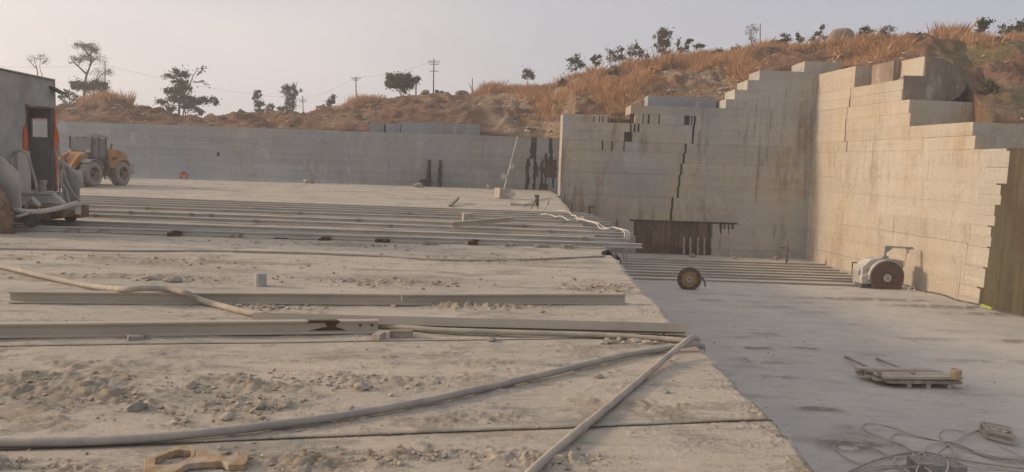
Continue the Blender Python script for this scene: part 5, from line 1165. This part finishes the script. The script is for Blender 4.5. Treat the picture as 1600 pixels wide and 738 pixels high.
for k, (x, y, s_, lab) in enumerate(((1212,406,.25,'small dark stone at the wall foot left of the thin drill'),(1216,404,.2,'tiny dark stone right beside another at the wall foot'),(1148,405,.22,'brown stone behind the pit rails under the seep panel'),(1083,403,.3,'flat dark stone behind the pit rails, middle'))):
    p = gz(x,y,ZP); mb = MB(); mb.rock((p.x,p.y,ZP+s_*.4),(s_,s_*.8,s_*.7),0,90+k); single(mb, 'stone', 'stone_dark', p, lab, 'stone', 'stones on the pit floor')
hose([gz(1418,455,ZP+.03), gz(1422,449,ZP+.25), gz(1428,450,ZP+.2), gz(1430,455,ZP+.03)], .03, 'white_hose', 'short pale hose loop on the floor right of the small saw machine', 'hose', None, 8)
mb = MB(); pts = [PR0 + UR*(u-.0) + NR*(.25+.15*math.sin(u*2.1)) + Vector((0,0,.05)) for u in np.arange(9.5, 24, .5)]; mb.tube(spline(pts,3), .035, 6); single(mb, 'pipe', 'dark', pts[0], 'long dark pipe lying along the foot of the right wall', 'pipe')
p = PR0 + UR*ur(1549,481) + NR*.22; mb = MB(); mb.box((p.x,p.y,ZP+.06),(.10,.9,.10), rz=-.1); M['lime'] = mat_simple('lime_plastic', (.30,.42,.05), .6, .1); single(mb, 'plastic_strip', 'lime', (p.x,p.y,ZP), 'bright lime strip at the foot of the algae streaked wall', 'strip')

# stacked planks with two rods and a drum
a, b, c_, d_ = gz(1371,592,ZP+.3), gz(1380,606,ZP), gz(1502,607,ZP), gz(1497,592,ZP+.3)
A0 = gz(1383,606,ZP); B0 = gz(1502,607,ZP); ux = (B0-A0); L = ux.length; ux.normalize(); uy = Vector((-ux.y, ux.x, 0))
SD = empty('plank_stack', A0, 0, 'low stack of dusty grey planks on small blocks in the pit', 'plank stack')
for lay in range(2):
    for k in range(4):
        mb = MB(); q = A0 + uy*(.02+.26*k+lay*.05) - ux*(.12*k+.05*random.random()); z0 = ZP+.14+lay*.115
        mb.box((q+ux*L/2)+Vector((0,0,z0-ZP+.045)), (L+random.uniform(-.06,.12), .22, .08), rz=math.atan2(ux.y,ux.x)+random.uniform(-.02,.02), ry=random.uniform(-.008,.008)); part(mb, 'plank', 'wood' if (k+lay)%3 == 0 else 'steel_dust', SD)
for t_ in (.25,.5,.78):
    mb = MB(); q = A0+ux*L*t_; mb.box((q.x+.05, q.y+.35, ZP+.07), (.12,.9,.13), rz=.1); part(mb, 'block', 'stone', SD)
for k, (p0, p1, lab) in enumerate((((1320,557),(1376,587),'left of the two thin rods leaning on the plank stack'),((1369,560),(1428,588),'right of the two thin rods leaning on the plank stack'))):
    q0 = gz(*p0,ZP+.05); q1 = gz(*p1,ZP+.30); mb = MB(); mb.tube([q0+Vector((0,0,.0)), q1+Vector((0,0,.08))], .035, 6); single(mb, 'rod', 'wood', q0, lab, 'rod', 'rods on the plank stack')
for k, (x, y, lab) in enumerate(((1350,579,'brown stone under the left thin rod'),(1408,583,'brown stone under the right thin rod'))):
    p = gz(x,y,ZP); mb = MB(); mb.rock((p.x,p.y,ZP+.07),(.13,.1,.1),0,55+k); single(mb, 'stone', 'stone', p, lab, 'stone', 'stones on the pit floor')
p = gz(1493,594,ZP+.33); p.z = ZP+.35; dq = Vector((.28,.05,.05)); mb = MB()
mb.lathe([(0,0),(.135,0),(.14,.02),(.14,.27),(.13,.29),(.12,.29),(.115,.27),(0,.26)], 'Z', 24, p); o = single(mb, 'drum', 'tan_iron', p, 'small tan drum standing on the right end of the plank stack', 'drum', smooth=True)
# slatted crate
q = [gz(1533,667,ZP+.1), gz(1541,680,ZP+.1), gz(1585,691,ZP+.1), gz(1577,676,ZP+.1)]
CR = empty('slatted_crate', gz(1560,684,ZP), 0, 'small tilted slatted crate beside the cable tangle', 'crate'); up = Vector((0,0,.12))
for k in range(4):
    mb = MB(); mb.bar(q[k]+up, q[(k+1)%4]+up, .05); mb.bar(q[k]-up*.3, q[(k+1)%4]-up*.3, .05); mb.bar(q[k]-up*.5, q[k]+up*1.1, .05); part(mb, 'frame', 'steel_dust', CR)
for k in range(5):
    t_ = .1+.2*k; mb = MB(); mb.bar(q[0].lerp(q[3],t_)+up*1.2, q[1].lerp(q[2],min(1,t_+.12*(-1)**k))+up*1.2, .045); part(mb, 'slat', 'tan_cable', CR)
for k in range(2):
    t_ = .33+.33*k; mb = MB(); mb.bar(q[0].lerp(q[1],t_)+up*1.5, q[3].lerp(q[2],t_)+up*1.5, .045); part(mb, 'slat', 'tan_cable', CR)
# block and cables at the lower right
p = gz(1462,742,ZP); mb = MB(); mb.box((p.x,p.y,ZP+.14),(.95,.5,.28), rz=-.06); o = single(mb, 'stone_block', 'stone_dark', p, 'dark grey cut block half under the cable tangle', 'stone block')
def sc(x, y): return (1290+x*.19375, 640+y*.19375)
G_C = 'cables in the tangle'
cabs = [
 ([(280,440),(180,400),(90,330),(70,285),(110,258),(200,255),(300,275),(400,315),(500,370),(600,400)],.022,'tan_cable','tan cable making the leftmost loop of the tangle'),
 ([(690,330),(620,285),(480,240),(360,190),(300,145),(320,115),(420,118),(560,150),(700,200),(860,240),(960,265),(1030,330),(1040,375),(960,390)],.022,'tan_cable','tan cable making the highest long loop of the tangle'),
 ([(545,270),(530,230),(560,200),(640,198),(760,218),(900,250),(1000,262),(1100,290),(1250,350),(1400,385),(1620,410)],.026,'tan_cable','tan cable running from a small loop out to the right'),
 ([(930,240),(920,200),(950,172),(1020,165),(1110,180),(1130,190)],.016,'hose_grey','short thin arched cable below the crate'),
 ([(1250,160),(1180,185),(1100,220),(1040,260),(960,310),(880,370),(800,420),(700,470)],.020,'tan_cable','pale cable leading from the crate into the tangle'),
 ([(180,510),(300,450),(440,400),(600,360),(720,342),(840,350),(980,380),(1120,410),(1300,440),(1620,480)],.034,'hose_grey','thick grey green cable arching over the tangle'),
 ([(960,262),(1040,270),(1140,310),(1260,365),(1400,395),(1620,405)],.034,'hose_grey','thick dark cable running to the right edge'),
 ([(700,350),(740,420),(820,480),(880,530)],.026,'white_hose','pale cable crossing the block to the lower right'),
 ([(890,370),(800,420),(740,470),(735,540)],.026,'white_hose','pale cable crossing the block to the lower left'),
 ([(950,375),(985,430),(980,490),(950,520)],.026,'white_hose','pale cable bent over the right side of the block'),
 ([(700,520),(600,460),(550,410),(580,385),(660,385),(760,400),(800,380),(780,350),(730,360)],.026,'white_hose','pale cable coiled tight left of the block'),
 ([(790,360),(800,310),(850,280),(940,265)],.024,'white_hose','short pale cable curling up from the coil'),
 ([(220,500),(340,470),(500,455),(660,450),(780,440),(860,440)],.026,'tan_cable','tan cable lying straight along the bottom, upper strand'),
 ([(240,520),(400,480),(560,470),(720,465)],.026,'tan_cable','tan cable lying straight along the bottom, lower strand'),
 ([(930,290),(1060,295),(1200,340),(1360,375),(1620,420)],.018,'tan_cable','thin pale cable under the thick dark one'),
 ([(1060,320),(1200,350),(1400,400),(1620,450)],.016,'tan_cable','thinnest pale cable fanning out to the right'),
 ([(1400,300),(1480,330),(1560,370),(1640,430)],.014,'hose_grey','thin grey cable right of the crate'),
 ([(1060,430),(1200,470),(1400,490),(1620,500)],.022,'tan_cable','tan cable along the bottom right'),
]
for k, (pts, r, mt, lab) in enumerate(cabs):
    V_ = []
    for i, q_ in enumerate(pts):
        z = ZP + r + .012*k/len(cabs) + (.02*math.sin(i*1.7+k)+.02)
        x, y = sc(*q_)
        if 690 < q_[0] < 1090 and q_[1] > 425: z = ZP+.31
        V_.append(gz(x, y, z))
    hose(V_, r*.62, mt, lab, 'cable', G_C, 8, name='cable')
# ------------------------------------------------------------------ the hazy air over the whole place
hz = MB(); hz.box((0, 170, 22), (900, 420, 64))
t = bpy.data.materials.new('hazy_air'); t.use_nodes = True; nn = t.node_tree.nodes; nn.remove(nn['Principled BSDF'])
pv = nn.new('ShaderNodeVolumePrincipled'); pv.inputs['Density'].default_value = .0014; pv.inputs['Color'].default_value = (.95,.94,.945,1); pv.inputs['Anisotropy'].default_value = .2
t.node_tree.links.new(pv.outputs[0], nn['Material Output'].inputs['Volume'])
o = tag(hz.build('haze', t), 'thin pale dusty haze over the quarry', None, None, 'stuff')
scene.cycles.volume_step_rate = 4; scene.cycles.volume_bounces = 1
